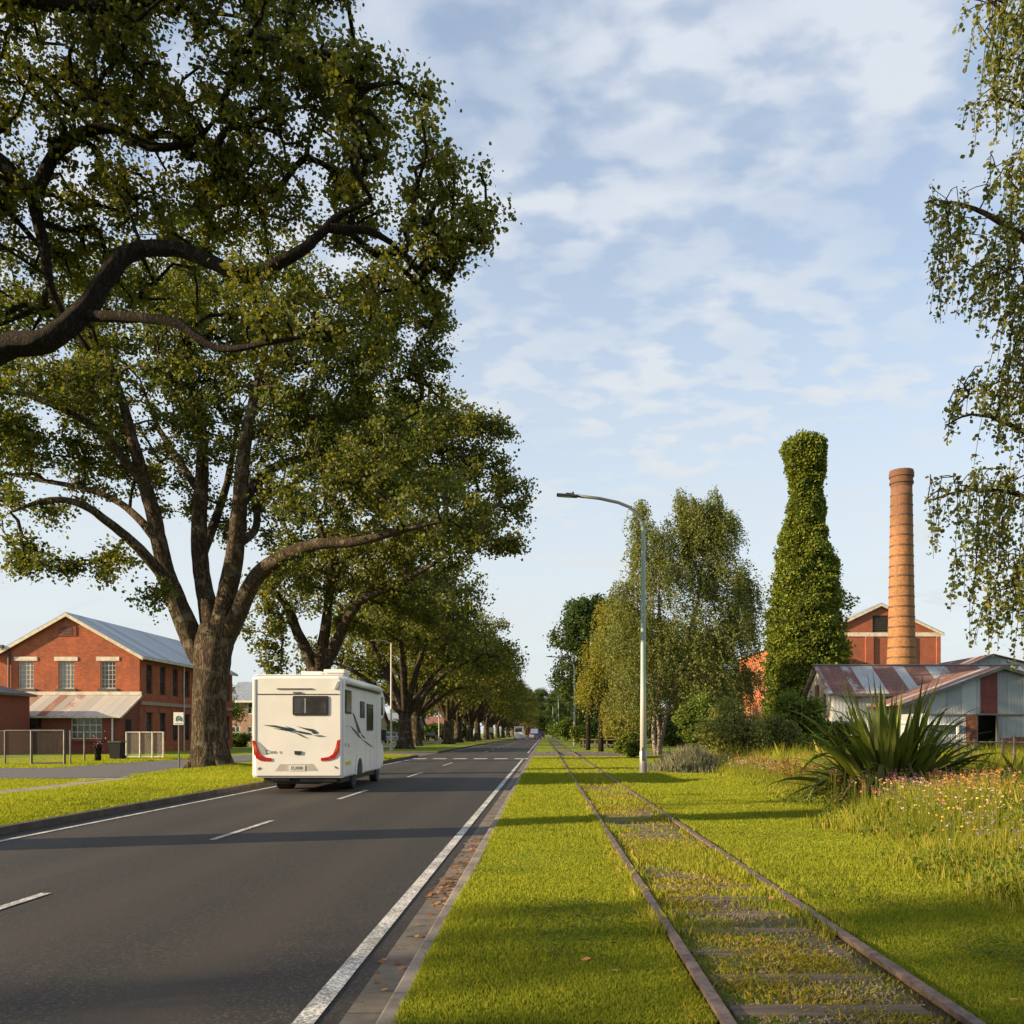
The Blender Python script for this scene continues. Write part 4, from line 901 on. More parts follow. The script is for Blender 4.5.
# ------------------------------------------------------------------ far traffic
def car_parts(root, paint, L=4.3, Wd=1.76, H=1.45, boxy=False, rear=True):
    """centred on x, rear at y=0, pointing +y"""
    w = Wd/2; GLS = VGL
    if boxy: prof = [(0, .32), (0, H*.96), (.08, H), (L*.78, H), (L*.9, H*.62), (L, H*.5), (L, .32)]
    else: prof = [(0, .35), (0.02, .92), (.25, 1.0), (.75, H), (L*.55, H), (L*.74, .98), (L-.1, .82), (L, .6), (L, .32)]
    mb = MB(); vs = []; n = len(prof)
    for s_ in (-1, 1):
        for y, z in prof: k = max(0, (z-.95)/(H-.95+1e-6)); vs.append((s_*(w-k*(.04 if boxy else .17)), y, z))
    mb.add(vs, [list(range(n))[::-1], [n+i for i in range(n)]]+[[i, (i+1) % n, n+(i+1) % n, n+i] for i in range(n)])
    mb.build('body', paint, root, world=False, bevel=.04)
    def pane(name, pts, off, mat=GLS): q = MB(); q.prism(pts, off); q.build(name, mat, root, world=False)
    if boxy:
        pane('rear_window', [(-w*.75, -.012, H*.58), (w*.75, -.012, H*.58), (w*.7, -.012, H*.86), (-w*.7, -.012, H*.86)], (0, .02, 0))
        for s_ in (-1, 1): pane('side_window', [(s_*(w-.01), .4, H*.55), (s_*(w-.01), L*.78, H*.55), (s_*(w-.03), L*.72, H*.86), (s_*(w-.03), .4, H*.86)], (s_*.012, 0, 0))
    else:
        pane('rear_window', [(-w*.78, .27, 1.04), (w*.78, .27, 1.04), (w*.72, .68, H-.05), (-w*.72, .68, H-.05)], (0, -.02, .012))
        for s_ in (-1, 1): pane('side_window', [(s_*(w-.005), .65, 1.0), (s_*(w-.005), L*.70, 1.0), (s_*(w-.135), L*.54, H-.06), (s_*(w-.135), .9, H-.06)], (s_*.012, 0, 0))
        pane('windscreen', [(-w*.8, L*.725, 1.02), (w*.8, L*.725, 1.02), (w*.72, L*.565, H-.05), (-w*.72, L*.565, H-.05)], (0, .02, .012))
    for s_ in (-1, 1):
        q = MB(); q.box((s_*(w-.2), -.01, .82), (.28, .04, .16)); q.build('tail_light', TR, root, world=False)
        q = MB(); q.box((s_*(w-.22), L+.005, .68), (.3, .03, .14)); q.build('headlight', M['glass_pale'], root, world=False)
        for y in (L*.18, L*.8): wheel(root, s_*(w-.01), y, .31, .2, s_)
    q = MB(); q.box((0, -.012, .55), (.5, .02, .12)); q.build('number_plate', M['white'], root, world=False)
PW = plain('car_white', (.72, .72, .72), .3, var=.02); PS = plain('car_silver', (.36, .37, .39), .3, .4, var=.02); PR = plain('car_red', (.38, .03, .03), .3, var=.02); PP = plain('car_purple', (.13, .08, .17), .3, var=.02); PB = plain('car_blue', (.05, .10, .20), .3, var=.02); PK = plain('car_black', (.03, .03, .035), .3)
for (X, Y, rz, paint, bxy, kind, lb) in (
    (-5.9, 205, 0, PW, (6.2, 2.2, 3.0), 'van', 'white box van driving away far down the left lane'),
    (-3.1, 236, math.pi, PS, None, 'car', 'small silver car coming towards us beside the far white van'),
    (-3.0, 262, math.pi, PW, (5.6, 2.1, 2.7), 'van', 'pale oncoming van at the far end of the road'),
    (-4.6, 300, 0, PR, (7, 2.4, 3.6), 'truck', 'red truck in the distance in the middle of the road'),
    (-1.7, 214, 0, PP, None, 'car', 'dark purple car at the right kerb far away'),
    (-.9, 245, 0, PP, (4.8, 1.9, 1.9), 'van', 'purple people carrier parked beyond the dark purple car'),
    (-20.3, 96, .05, PB, None, 'car', 'blue car parked behind the thick oak trunks on the left, nearest of the parked cars'),
    (-20.2, 118, .0, PS, None, 'car', 'silver car parked on the left service road between oak trunks'),
    (-20.4, 137, .0, PW, (4.9, 1.9, 1.95), 'van', 'white van parked behind the left-hand oaks'),
    (-20.3, 160, .0, PK, None, 'car', 'black car parked on the left service road'),
    (-20.3, 190, .0, PR, None, 'car', 'red car parked far along the left service road')):
    r = empty('parked_car' if X < -15 else 'distant_'+kind, lb, kind, (X, Y, .12 if X < -15 else .005), rz)
    if bxy: car_parts(r, paint, bxy[0], bxy[1], bxy[2], True)
    else: car_parts(r, paint)
# orange and yellow sign boards, far left verge
for X, Y, c, nm, lb in ((-12.9, 200, (.75, .16, .02), 'road_work_sign', 'orange board sign on a short post among the far left trunks'), (-12.0, 203, (.68, .60, .30), 'road_work_sign', 'pale yellow board beside the orange sign on the left verge')):
    b = empty(nm, lb, 'sign', (X, Y, .1)); m = MB(); m.tube([(X, Y, .1), (X, Y, 1.8)], .06, 6); m.build('post', M['dark_metal'], b)
    m = MB(); m.box((X, Y-.05, 2.2), (.95, .04, 1.15)); m.build('sign_plate', plain('board', c, .5), b, bevel=.01)
# ------------------------------------------------------------------ vegetation
def unit(rng, n):
    v = rng.normal(size=(n, 3)); return v/np.linalg.norm(v, axis=1, keepdims=True)
HEX = np.array([(0, 0), (.30, .25), (.40, .60), (0, 1.0), (-.40, .60), (-.30, .25)])
DIA = np.array([(0, 0), (.38, .5), (0, 1.0), (-.38, .5)])
LOBE = np.array([(0, 0), (.16, .22), (.34, .34), (.26, .5), (.40, .70), (.16, .84), (0, 1.0), (-.18, .84), (-.38, .68), (-.26, .5), (-.34, .32), (-.16, .2)])
def leaves(rng, pos, size, shape=DIA, up=.5, droop=0.0, axis=None, jit=.45):
    """pos (N,3): one flat leaf polygon per point"""
    n = len(pos); ax = unit(rng, n)
    if axis is not None: ax = ax*.6+axis
    ax[:, 2] -= droop; ax /= np.linalg.norm(ax, axis=1, keepdims=True)
    nr = unit(rng, n); nr[:, 2] += up; s = np.cross(ax, nr); s /= np.linalg.norm(s, axis=1, keepdims=True)+1e-9
    sz = size*(1+jit*rng.uniform(-1, 1, n))
    V = pos[:, None, :]+(s[:, None, :]*shape[None, :, 0:1]+ax[:, None, :]*shape[None, :, 1:2])*sz[:, None, None]
    return V
def blob_points(rng, blobs, n, shell=.45):
    B = np.array(blobs, float); wgt = (B[:, 3]*B[:, 4]*B[:, 5])**.52; wgt /= wgt.sum()
    k = rng.choice(len(B), n, p=wgt); d = unit(rng, n)
    d[:, 2] = np.where((d[:, 2] < -.25) & (rng.uniform(size=n) < .45), -d[:, 2], d[:, 2])
    r = (shell+(1-shell)*rng.uniform(size=n))**.7
    r = np.clip(r*(1+.10*rng.normal(size=n)), .1, 1.12)
    return B[k, :3]+d*B[k, 3:6]*r[:, None]
def grow(limbs, tips, rmin=.012, k=.62, rbase=.03):
    """join every tip to the nearest piece of skeleton; returns branch segments"""
    npos = []; nr = []
    for pts, rad in limbs:
        pts = [Vector(p) for p in pts]
        for i in range(len(pts)-1):
            for s in range(6):
                t = s/6; npos.append(pts[i].lerp(pts[i+1], t)); nr.append(rad[i]+(rad[i+1]-rad[i])*t)
        npos.append(pts[-1]); nr.append(rad[-1])
    pos = np.array([tuple(p) for p in npos]); par = [-1]*len(pos); fixed = list(nr); cnt = [0]*len(pos)
    tips = np.asarray(tips); d = np.full(len(tips), 1e9)
    for i in range(0, len(pos)):
        d = np.minimum(d, np.linalg.norm(tips-pos[i], axis=1))
    order = np.argsort(d); cap = len(pos)+len(tips)*4; A = np.zeros((cap, 3)); A[:len(pos)] = pos; n = len(pos); rg = np.random.default_rng(3)
    segs = []
    for ti in order:
        t = tips[ti]; dd = A[:n]-t; dist = np.sqrt((dd**2).sum(1))
        pen = dist*(1+.25*(dd[:, 2] > 0)); j = int(np.argmin(pen)); L = dist[j]
        if L < .05: continue
        st = 3 if L > 1.2 else 2; prev = j; a = A[j].copy()
        for q in range(1, st+1):
            f = q/st; p = a+(t-a)*f
            if q < st: p = p+rg.normal(size=3)*L*.07+np.array([0, 0, L*.10*math.sin(math.pi*f)])
            A[n] = p; par.append(prev); fixed.append(0); cnt.append(0); segs.append((prev, n)); prev = n; n += 1
        c = prev
        while c != -1 and fixed[c] == 0: cnt[c] += 1; c = par[c]
    out = []
    def rr(i, cap_):
        return min(cap_, rbase*(cnt[i]**.5)*k+rmin)
    for a, b in segs:
        r1 = rr(b, 9); r0 = rr(a, 9) if fixed[a] == 0 else min(fixed[a]*.8, rr(b, 9)*1.2)
        out.append((A[a], A[b], min(r0, r1*1.5+.01), r1))
    return out
def seg_mesh(mb, segs, n=5):
    for a, b, r0, r1 in segs:
        a = Vector(a); b = Vector(b); t = (b-a)
        if t.length < 1e-4: continue
        mb.tube([a-t.normalized()*r0*.3, b], [r0, r1], n, False)
def smooth_path(pts, rad, sub=4, wob=0.0, seed=0):
    pts = [Vector(p) for p in pts]; rg = random.Random(seed); P_ = []; R_ = []
    for i in range(len(pts)-1):
        p0 = pts[max(i-1, 0)]; p1 = pts[i]; p2 = pts[i+1]; p3 = pts[min(i+2, len(pts)-1)]
        for s in range(sub):
            t = s/sub
            q = .5*((2*p1)+(p2-p0)*t+(2*p0-5*p1+4*p2-p3)*t*t+(3*p1-p0-3*p2+p3)*t**3)
            if wob and (i or s): q = q+Vector((rg.uniform(-1, 1), rg.uniform(-1, 1), rg.uniform(-1, 1)))*wob
            P_.append(q); R_.append(rad[i]+(rad[i+1]-rad[i])*t)
    P_.append(pts[-1]); R_.append(rad[-1]); return P_, R_
def trunk_tube(mb, pts, rad, n=14, seed=0, bumpy=.06):
    pts, rad = smooth_path(pts, rad, 5, .01, seed); k0 = len(mb.v); mb.tube(pts, rad, n, True); rg = random.Random(seed+9)
    ph = [rg.uniform(0, 6.28) for _ in range(4)]
    for i, c in enumerate(pts):
        for k in range(n):
            q = Vector(mb.v[k0+i*n+k]); d = q-c; a = 2*math.pi*k/n
            f = 1+bumpy*(math.sin(3*a+ph[0]+i*.15)+.6*math.sin(5*a+ph[1]-i*.2)+.5*math.sin(i*.9+ph[2]+a))
            mb.v[k0+i*n+k] = tuple(c+d*f)
def flare(mb, base, r, n=7, h=.9, seed=1):
    rg = random.Random(seed)
    for k in range(n):
        a = 2*math.pi*(k+rg.uniform(-.25, .25))/n; d = Vector((math.cos(a), math.sin(a), 0)); b = Vector(base)
        mb.tube([b+d*r*.55+Vector((0, 0, h)), b+d*r*.85+Vector((0, 0, h*.35)), b+d*r*1.22+Vector((0, 0, .04)), b+d*r*1.6+Vector((0, 0, -.1))], [r*.30, r*.34, r*.26, r*.10], 8)
def oak(name, label, base, limbs, blobs, ntip, nleaf, lsize, crad, seed, mat, bark, shape=DIA, group=None, rb=.03, cat='tree', baser=.7, minz=None, shell=.45, gap=-.75):
    rg = np.random.default_rng(seed); root = empty(name, label, cat, base, group=group)
    tips = blob_points(rg, blobs, ntip, shell); f = 1.9 if lsize < .1 else (1.15 if lsize < .2 else .8); t_ = tips*f
    v_ = np.sin(t_[:, 0]*1.7+t_[:, 1]*.9)+np.sin(t_[:, 1]*1.5-t_[:, 2]*2.1+1)+np.sin(t_[:, 2]*2.6+t_[:, 0]*.8+2)+.8*np.sin(t_[:, 0]*3.1-t_[:, 2]*1.9+t_[:, 1])
    tips = tips[v_+rg.normal(size=len(tips))*.35 > gap]
    if minz is not None: tips = tips[tips[:, 2] > minz]
    mb = MB()
    for i, (pts, rad) in enumerate(limbs): trunk_tube(mb, pts, rad, 16 if i == 0 else 10, seed+i, .055 if i == 0 else .075)
    flare(mb, (base[0], base[1], base[2]), baser, 8, 1.1, seed)
    seg_mesh(mb, grow([smooth_path(p, r, 3) for p, r in limbs], tips, .010, .6, rb), 5)
    mb.build('trunk', bark, root, smooth=True)
    rr = crad*(.7+.6*rg.uniform(size=len(tips)))
    P0 = np.repeat(tips, nleaf, 0)+rg.normal(size=(len(tips)*nleaf, 3))*np.repeat(rr, nleaf)[:, None]*np.array([.52, .52, .40])
    np_mesh('crown', leaves(rg, P0, lsize, shape, .6, .15), len(shape), mat, root)
    return root
# --- nearest oak: its trunk stands just outside the frame on the left
def P3(l): return [P(*q) for q in l]
b1 = (-12.2, 10.8, .1)
L1 = [([(-12.2, 10.8, 0), (-12.15, 10.8, 2), (-12.0, 10.8, 4.2), (-11.9, 11, 6.2)], [.78, .62, .58, .50]),
      ([(-12.0, 10.8, 4.0), (-10.2, 10.9, 5.1), P(-120, 405, 11), P(0, 350, 11), P(45, 340, 11), P(80, 315, 11.1), P(100, 288, 11.2), P(118, 262, 11.3), P(142, 249, 11.4), P(182, 251, 11.4), P(212, 263, 11.4), P(246, 276, 11.3), P(295, 254, 11.2), P(318, 236, 11.2), P(340, 215, 11.2), P(372, 200, 11.1)], [.42, .32, .21, .155, .145, .132, .118, .11, .10, .095, .09, .085, .07, .058, .042, .025]),
      ([P(80, 315, 11.1), P(140, 318, 11.0), P(180, 325, 10.9), P(215, 348, 10.9), P(260, 345, 10.8), P(330, 330, 10.8)], [.07, .06, .052, .044, .032, .012]),
      ([P(330, 228, 11.2), P(370, 232, 11.3), P(405, 255, 11.5), P(430, 285, 11.6)], [.06, .045, .03, .015]),
      ([(-11.9, 11, 6.0), P(-160, 190, 12), P(-40, 150, 12), P(5, 165, 12), P(32, 192, 12), P(60, 150, 12.1), P(105, 128, 12.2), P(150, 146, 12.2), P(190, 143, 12.2), P(216, 120, 12.2)], [.36, .22, .12, .10, .09, .08, .07, .06, .045, .02]),
      ([P(32, 195, 12), P(42, 240, 12.1), P(55, 300, 12.2), P(90, 350, 12.4)], [.09, .07, .05, .03]),
      ([(-11.9, 11, 6.1), P(-180, 60, 11), P(-80, 20, 11), P(0, -5, 11), P(60, 5, 11), P(150, 0, 11.2), P(260, -60, 11.3)], [.34, .2, .13, .10, .08, .06, .03]),
      ([(-11.9, 11, 6.1), (-11.5, 12.5, 9.5), (-10.5, 13.5, 13.5), (-9.5, 13.5, 17)], [.4, .3, .2, .06]), ([(-11.9, 11, 6.1), (-13.5, 11.5, 10), (-15.5, 12, 14)], [.4, .28, .1]), ([(-11.9, 11, 5.1), (-15, 11, 7.5), (-19.5, 11, 9)], [.4, .26, .08])]
def BP(x, y, Y, rx, ry, rz): p = P(x, y, Y); return (p.x, p.y, p.z, rx, ry, rz)
BL1 = [BP(395, 165, 11.6, 1.0, 1.6, .95), BP(325, 140, 12.0, 1.2, 2.2, .85), BP(455, 205, 11.8, .52, .9, .6), BP(430, 260, 11.6, .55, .9, .45), BP(468, 245, 11.6, .38, .6, .3), BP(250, 110, 12.4, 1.9, 2.4, 1.5), BP(285, 210, 12.6, 1.6, 1.4, .7),
       BP(150, 60, 12, 2.4, 2.6, 1.9), BP(40, 110, 12.5, 2.4, 2.6, 2.0), BP(120, 200, 13.2, 2.2, 1.6, 1.2), BP(-60, 40, 11.5, 2.8, 3, 2.4), BP(-50, 250, 12.8, 2.2, 1.8, 1.5), BP(335, 8, 11.5, .28, .5, .38), BP(190, -90, 12, 2.2, 2.8, 1.8), BP(20, -140, 12, 3.2, 3.4, 2.4),
       BP(350, 300, 11.4, .9, .9, .45), BP(300, 340, 11, .7, .7, .35), BP(420, 310, 11.8, .45, .6, .38), BP(250, 320, 11.8, 1.0, .9, .5), (-16, 11, 12, 5, 5, 4.2), (-12, 14, 16, 5, 4, 3), (-18, 12, 9, 4, 4, 2.5), (-13, 6.5, 12, 4, 3.5, 3.2), BP(90, 290, 13.5, 1.4, 1.3, .8)]
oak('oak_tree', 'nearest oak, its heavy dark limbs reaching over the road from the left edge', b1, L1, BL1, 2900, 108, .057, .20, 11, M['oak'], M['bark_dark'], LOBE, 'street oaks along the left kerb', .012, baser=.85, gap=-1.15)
# --- second oak: the big trunk
Y2 = 31.5; b2 = (-11.7, 31.5, .22)
def Q(x, y, d=0.0): return P(x, y, Y2+d)
L2 = [([(-11.7, 31.5, -.1), Q(210, 770), Q(209, 745), Q(210, 710), Q(212, 675), Q(215, 645), Q(218, 625)], [.80, .74, .62, .57, .58, .66, .55]),
      ([Q(206, 665), Q(192, 640), Q(180, 610), Q(170, 583), Q(162, 555), Q(155, 520, -.3), Q(145, 485, -.6), Q(135, 450, -1), Q(122, 400, -1.2), Q(105, 350, -1.5)], [.42, .40, .36, .32, .29, .27, .24, .20, .14, .06]),
      ([Q(172, 590), Q(155, 566, -.8), Q(130, 540, -1.5), Q(105, 520, -2.2), Q(82, 505, -2.6), Q(50, 500, -3), Q(10, 512, -3.4)], [.22, .19, .16, .14, .12, .09, .04]),
      ([Q(160, 545), Q(140, 520, .8), Q(115, 500, 1.5), Q(82, 488, 2.2), Q(40, 480, 3), Q(-10, 470, 3.5)], [.17, .14, .12, .10, .08, .03]),
      ([Q(145, 485, -.6), Q(120, 455, -1.4), Q(100, 432, -2), Q(60, 408, -2.6), Q(10, 392, -3), Q(-40, 400, -3)], [.16, .15, .13, .11, .08, .03]),
      ([Q(214, 650), Q(209, 610, .2), Q(203, 580, .4), Q(199, 530, .6), Q(202, 480, .9), Q(201, 430, 1.2), Q(190, 380, 1.5), Q(190, 320, 1.6)], [.40, .34, .30, .28, .24, .20, .14, .05]),
      ([Q(219, 640), Q(226, 600, -.3), Q(233, 565, -.6), Q(238, 520, -1), Q(241, 480, -1.4), Q(246, 435, -1.8), Q(256, 390, -2), Q(270, 330, -2)], [.40, .33, .30, .27, .24, .19, .13, .05]),
      ([Q(224, 645), Q(240, 610, -.5), Q(258, 575, -1), Q(285, 556, -1.6), Q(315, 545, -2.2), Q(360, 541, -2.8), Q(410, 528, -3.2), Q(450, 520, -3.4)], [.34, .30, .27, .24, .20, .15, .09, .04]),
      ([Q(240, 505, -1), Q(262, 478, -.4), Q(285, 463, .3), Q(325, 452, 1), Q(370, 440, 1.5), Q(420, 410, 2)], [.20, .17, .14, .12, .09, .03]),
      ([Q(236, 545, -.8), Q(255, 530, 1.2), Q(262, 500, 2.4), Q(300, 480, 3.6), Q(350, 440, 4.5)], [.17, .14, .12, .09, .03]),
      ([Q(204, 500, .7), Q(185, 470, 2), Q(160, 430, 3.4), Q(140, 380, 4.4)], [.16, .14, .10, .03]), ([Q(200, 560, .4), Q(215, 520, 2.2), Q(230, 470, 3.8), Q(240, 400, 4.8)], [.2, .16, .12, .03])]
BL2 = []
for (x, y, d, rx, ry, rz) in ((70, 445, -1, 3.3, 3, 1.9), (-50, 450, 0, 2.8, 4, 2.3), (40, 400, -2, 3, 3, 1.8), (25, 520, -2.6, 1.6, 1.4, .9), (58, 568, -3, .85, .8, .5), (112, 566, -2.5, .95, .9, .55), (152, 596, -1.8, .6, .6, .5), (30, 560, -2.6, .8, .8, .6),
                             (150, 410, 0, 3.6, 4, 2.7), (150, 345, 1, 4.5, 4.5, 2.6), (60, 340, 1, 4, 4, 2.6), (250, 430, 1, 3.6, 4.5, 2.4), (250, 330, 0, 4.4, 4.5, 3.0), (340, 350, 0, 3.2, 4, 2.6), (330, 440, 1, 3.4, 4, 2.4), (390, 385, 0, 1.9, 3, 2.6), (425, 350, 0, 1.0, 1.5, 1.2), (420, 300, 0, 1.2, 1.5, 1.2), (390, 480, -1.5, 2.6, 3, 1.7),
                             (320, 505, -2, 2.8, 2.4, 1.3), (430, 520, -3, 1.7, 2, 1.0), (470, 525, -3, 1.2, 1.4, .7), (250, 515, 3.5, 2.6, 2, 1.6), (120, 480, 3, 2.8, 2.2, 1.4), (180, 280, 1, 4, 4, 2.2), (300, 560, -1, 1.4, 1.5, .6)):
    q = Q(x, y, d); BL2.append((q.x, q.y, q.z, rx, ry, rz))
oak('oak_tree', 'big oak left of the van with a thick sunlit trunk forking into many limbs', b2, L2, BL2, 2400, 88, .106, .38, 22, M['oak'], M['bark'], HEX, 'street oaks along the left kerb', .016, baser=.62, shell=.3)
# --- third oak behind the van
Y3 = 46.5
def T(x, y, d=0.0): return P(x, y, Y3+d)
L3 = [([(-11.7, Y3, 0), T(319, 740), T(318, 700), T(317, 668)], [.75, .62, .55, .5]), ([T(317, 680), T(308, 655), T(297, 632), T(288, 608, -.6), T(270, 588, -1.2), T(250, 580, -1.5)], [.36, .30, .25, .2, .14, .05]),
      ([T(318, 680), T(322, 650), T(326, 625), T(330, 590, .5), T(332, 550, 1), T(345, 500, 1)], [.4, .3, .27, .22, .15, .05]), ([T(319, 675), T(333, 650), T(346, 622, -.6), T(362, 600, -1), T(395, 585, -1.5), T(440, 560, -2), T(480, 530, -2)], [.34, .30, .25, .2, .16, .1, .04]),
      ([T(330, 590), T(350, 550, 1.5), T(390, 500, 2.5), T(430, 440, 3)], [.2, .17, .12, .03]), ([T(345, 625), T(370, 590, 2), T(400, 555, 4)], [.2, .14, .04])]
BL3 = []
for (x, y, d, rx, ry, rz) in ((285, 590, -1, 2.4, 2.6, 1.4), (262, 625, -1.5, 1.2, 1.4, 1.2), (275, 660, -1.8, .7, .7, .8), (330, 560, 0, 3, 3, 1.8), (390, 560, 0, 3.4, 4, 1.9), (380, 490, 0, 4, 5, 3), (440, 455, 0, 3.0, 4, 2.4), (480, 485, 0, 2.1, 3, 2.0), (485, 435, 0, 1.4, 2, 1.1), (510, 500, 0, 1.15, 1.6, 1.2), (505, 550, -1, 1.1, 1.5, .7),
                             (450, 540, -1, 2.8, 3, 1.5), (350, 445, 1, 4, 5, 2.6), (425, 425, 1, 2.4, 3, 1.4), (400, 600, 1, 2.0, 3, .9), (350, 630, 2, 1.4, 2, .7), (420, 625, 3, 1.4, 2, .9)):
    q = T(x, y, d); BL3.append((q.x, q.y, q.z, rx, ry, rz))
oak('oak_tree', 'third oak of the left kerb, rising directly behind the van roof', (-11.7, Y3, .1), L3, BL3, 1700, 66, .14, .47, 33, M['oak'], M['bark'], HEX, 'street oaks along the left kerb', .02, baser=.6, shell=.3)
# --- generic street oak, two variants
def generic(name, label, base, H, Rc, cb, tr, seed, mat, bark, ntip=850, nleaf=34, ls=.30, crad=.85, group=None, lean=0.0, cat='tree'):
    rg = random.Random(seed); x0, y0, z0 = base; limbs = []; fork = cb*.75
    limbs.append(([(x0, y0, z0-.2), (x0+.05, y0, z0+1.2), (x0+lean*.3, y0, z0+fork*.7), (x0+lean*.5, y0, z0+fork)], [tr*1.25, tr*1.02, tr*.95, tr*.9]))
    blobs = [(x0, y0, z0+H*.62, Rc*.6, Rc*.6, H*.27)]; nl = 8
    for k in range(nl):
        a = 2*math.pi*(k+rg.uniform(-.3, .3))/nl; el = rg.uniform(.25, .9); L = Rc*(.75+.2*rg.random())
        ex, ey, ez_ = x0+math.cos(a)*L*.72, y0+math.sin(a)*L*.72, z0+fork+(H*.84-fork)*el
        mx, my, mz = x0+math.cos(a)*L*.3, y0+math.sin(a)*L*.3, z0+fork+(ez_-z0-fork)*.55
        limbs.append(([(x0+lean*.5, y0, z0+fork*.9), (mx, my, mz), ((mx+ex)/2, (my+ey)/2, (mz+ez_)/2+.4), (ex, ey, ez_)], [tr*.55, tr*.38, tr*.25, tr*.08]))
        blobs.append((ex, ey, max(ez_, z0+cb+.8), Rc*rg.uniform(.30, .40), Rc*rg.uniform(.30, .40), H*rg.uniform(.11, .16)))
    for k in range(4):
        a = rg.uniform(0, 6.28); blobs.append((x0+math.cos(a)*Rc*.35, y0+math.sin(a)*Rc*.35, z0+H*.82, Rc*.35, Rc*.35, H*.14))
    return oak(name, label, base, limbs, blobs, ntip, nleaf, ls, crad, seed, mat, bark, DIA, group, .03, cat, tr*1.05, z0+cb*.8, .35)
GO = 'street oaks along the left kerb'
gA = generic('oak_tree', 'fourth oak of the left kerb, dark thick trunk right of the van at the junction', (-12.4, 80, .1), 17.5, 10.6, 4.2, .60, 41, M['oak_far'], M['bark'], group=GO, ntip=1100, nleaf=38, ls=.27)
gB = generic('oak_tree', 'fifth oak of the left kerb, standing a little farther back than the fourth', (-13.9, 97, .1), 17.5, 10.2, 4.5, .56, 42, M['oak_far'], M['bark'], group=GO)
spots = [(-12.2, 114, 'A', 'sixth oak of the left kerb, sunlit bark on its left'), (-12.8, 133, 'B', 'seventh oak of the left kerb'), (-12.4, 150, 'A', 'eighth oak of the left kerb'), (-12.6, 168, 'B', 'ninth oak of the left kerb'),
         (-12.2, 188, 'A', 'tenth oak of the left kerb'), (-12.4, 208, 'B', 'eleventh oak of the left kerb'), (-12.2, 232, 'A', 'twelfth oak of the left kerb'), (-12.0, 260, 'B', 'thirteenth oak of the left kerb'), (-11.8, 292, 'A', 'fourteenth oak of the left kerb'),
         (-11.6, 330, 'B', 'fifteenth oak of the left kerb'), (-11.4, 375, 'A', 'sixteenth oak of the left kerb, near the far end'), (-11, 430, 'B', 'seventeenth oak of the left kerb, near the far end'), (-10.5, 490, 'A', 'last oak of the left kerb at the far end of the road'),
         (-12.3, -7.5, 'B', 'unseen oak continuing the left kerb row behind the camera, added to cast shade'), (-31, -8.2, 'A', 'unseen oak added across the service road behind the camera to shade the foreground')]  # two unseen oaks added as casters of the foreground shade
rs = random.Random(3)
for i, (X, Y, k, lb) in enumerate(spots):
    c = copy_tree(gA if k == 'A' else gB); c.location = (X, Y, .1); c['label'] = lb; c.rotation_euler = (0, 0, rs.uniform(0, 6.28)); s = rs.uniform(.93, 1.06); c.scale = (s, s, s)
    if Y == -8.2: c.scale = (.66, .66, .8)  # added shade caster, crown narrowed to fit its shadow on the foreground
# background trees beyond the service road, left
gC = generic('background_tree', 'rounded tree behind the cars on the left, nearest of the background row', (-30, 141, .1), 12, 6.5, 2.0, .4, 51, M['bush'], M['bark_dark'], 500, 34, .30, .75, 'trees beyond the service road')
for (X, Y, s, lb) in ((-36, 96, .62, 'small olive tree beside the grey-roofed house left of the van'), (-27, 176, 1.1, 'yellow-green tree behind the middle left oaks'), (-28, 200, 1.2, 'broad tree behind the far left oaks'), (-24, 240, 1.3, 'tree beyond the cream cottage'), (-60, 150, 1.1, 'tree behind the brick warehouse roof'), (-24, 290, 1.3, 'faraway tree left of the road end'),
                      (-45, 190, 1.2, 'tall tree in the background between house and cottages'), (-22, 350, 1.4, 'farthest background tree on the left'), (-33, 250, 1.3, 'background tree left of the cream cottage')):
    c = copy_tree(gC); c.location = (X, Y, .1); c.scale = (s, s, s); c['label'] = lb; c.rotation_euler = (0, 0, rs.uniform(0, 6.28))
# right-hand row
gD = generic('broadleaf_tree', 'dense dark green tree right of the road behind the second street lamp', (6.6, 127, .1), 21.5, 6.6, 3.0, .45, 61, M['dark_leaf'], M['bark_dark'], 900, 36, .32, .8, 'trees along the right side of the far road')
for (X, Y, s, lb) in ((14, 130, .95, 'dark tree just right of the second street lamp, partly behind the golden tree'), (8.2, 150, .72, 'olive tree beyond the side street, right of the far lamp posts'), (9, 185, .8, 'second tree of the far right row'), (8.6, 225, .82, 'third tree of the far right row'), (8.2, 270, .85, 'fourth tree of the far right row'),
                      (7.6, 330, .95, 'fifth tree of the far right row'), (6.8, 400, 1.0, 'sixth tree of the far right row'), (5.5, 480, 1.05, 'last tree of the far right row'), (22, 132, .75, 'dark tree behind the weeping birch'), (13, 84, .42, 'small dark tree hidden behind the weeping birch'), (-4, 640, 1.6, 'tree closing the view at the very end of the road'), (-14, 600, 1.5, 'tree at the road end, left of centre'), (8, 620, 1.5, 'tree at the road end, right of centre'), (28, 150, .75, 'tree behind the sheds, seen low between birch and ivy tower'), (40, 175, .8, 'background tree behind the brick annex'), (17, 165, .8, 'background tree low behind the birch trunks'), (62, 150, .6, 'background tree behind the factory, right side'), (60, 95, .45, 'tree behind the right-hand sheds'), (72, 100, .5, 'tree at the far right behind the sheds')):
    c = copy_tree(gD); c.location = (X, Y, .1); c.scale = (s, s, s); c['label'] = lb; c.rotation_euler = (0, 0, rs.uniform(0, 6.28))
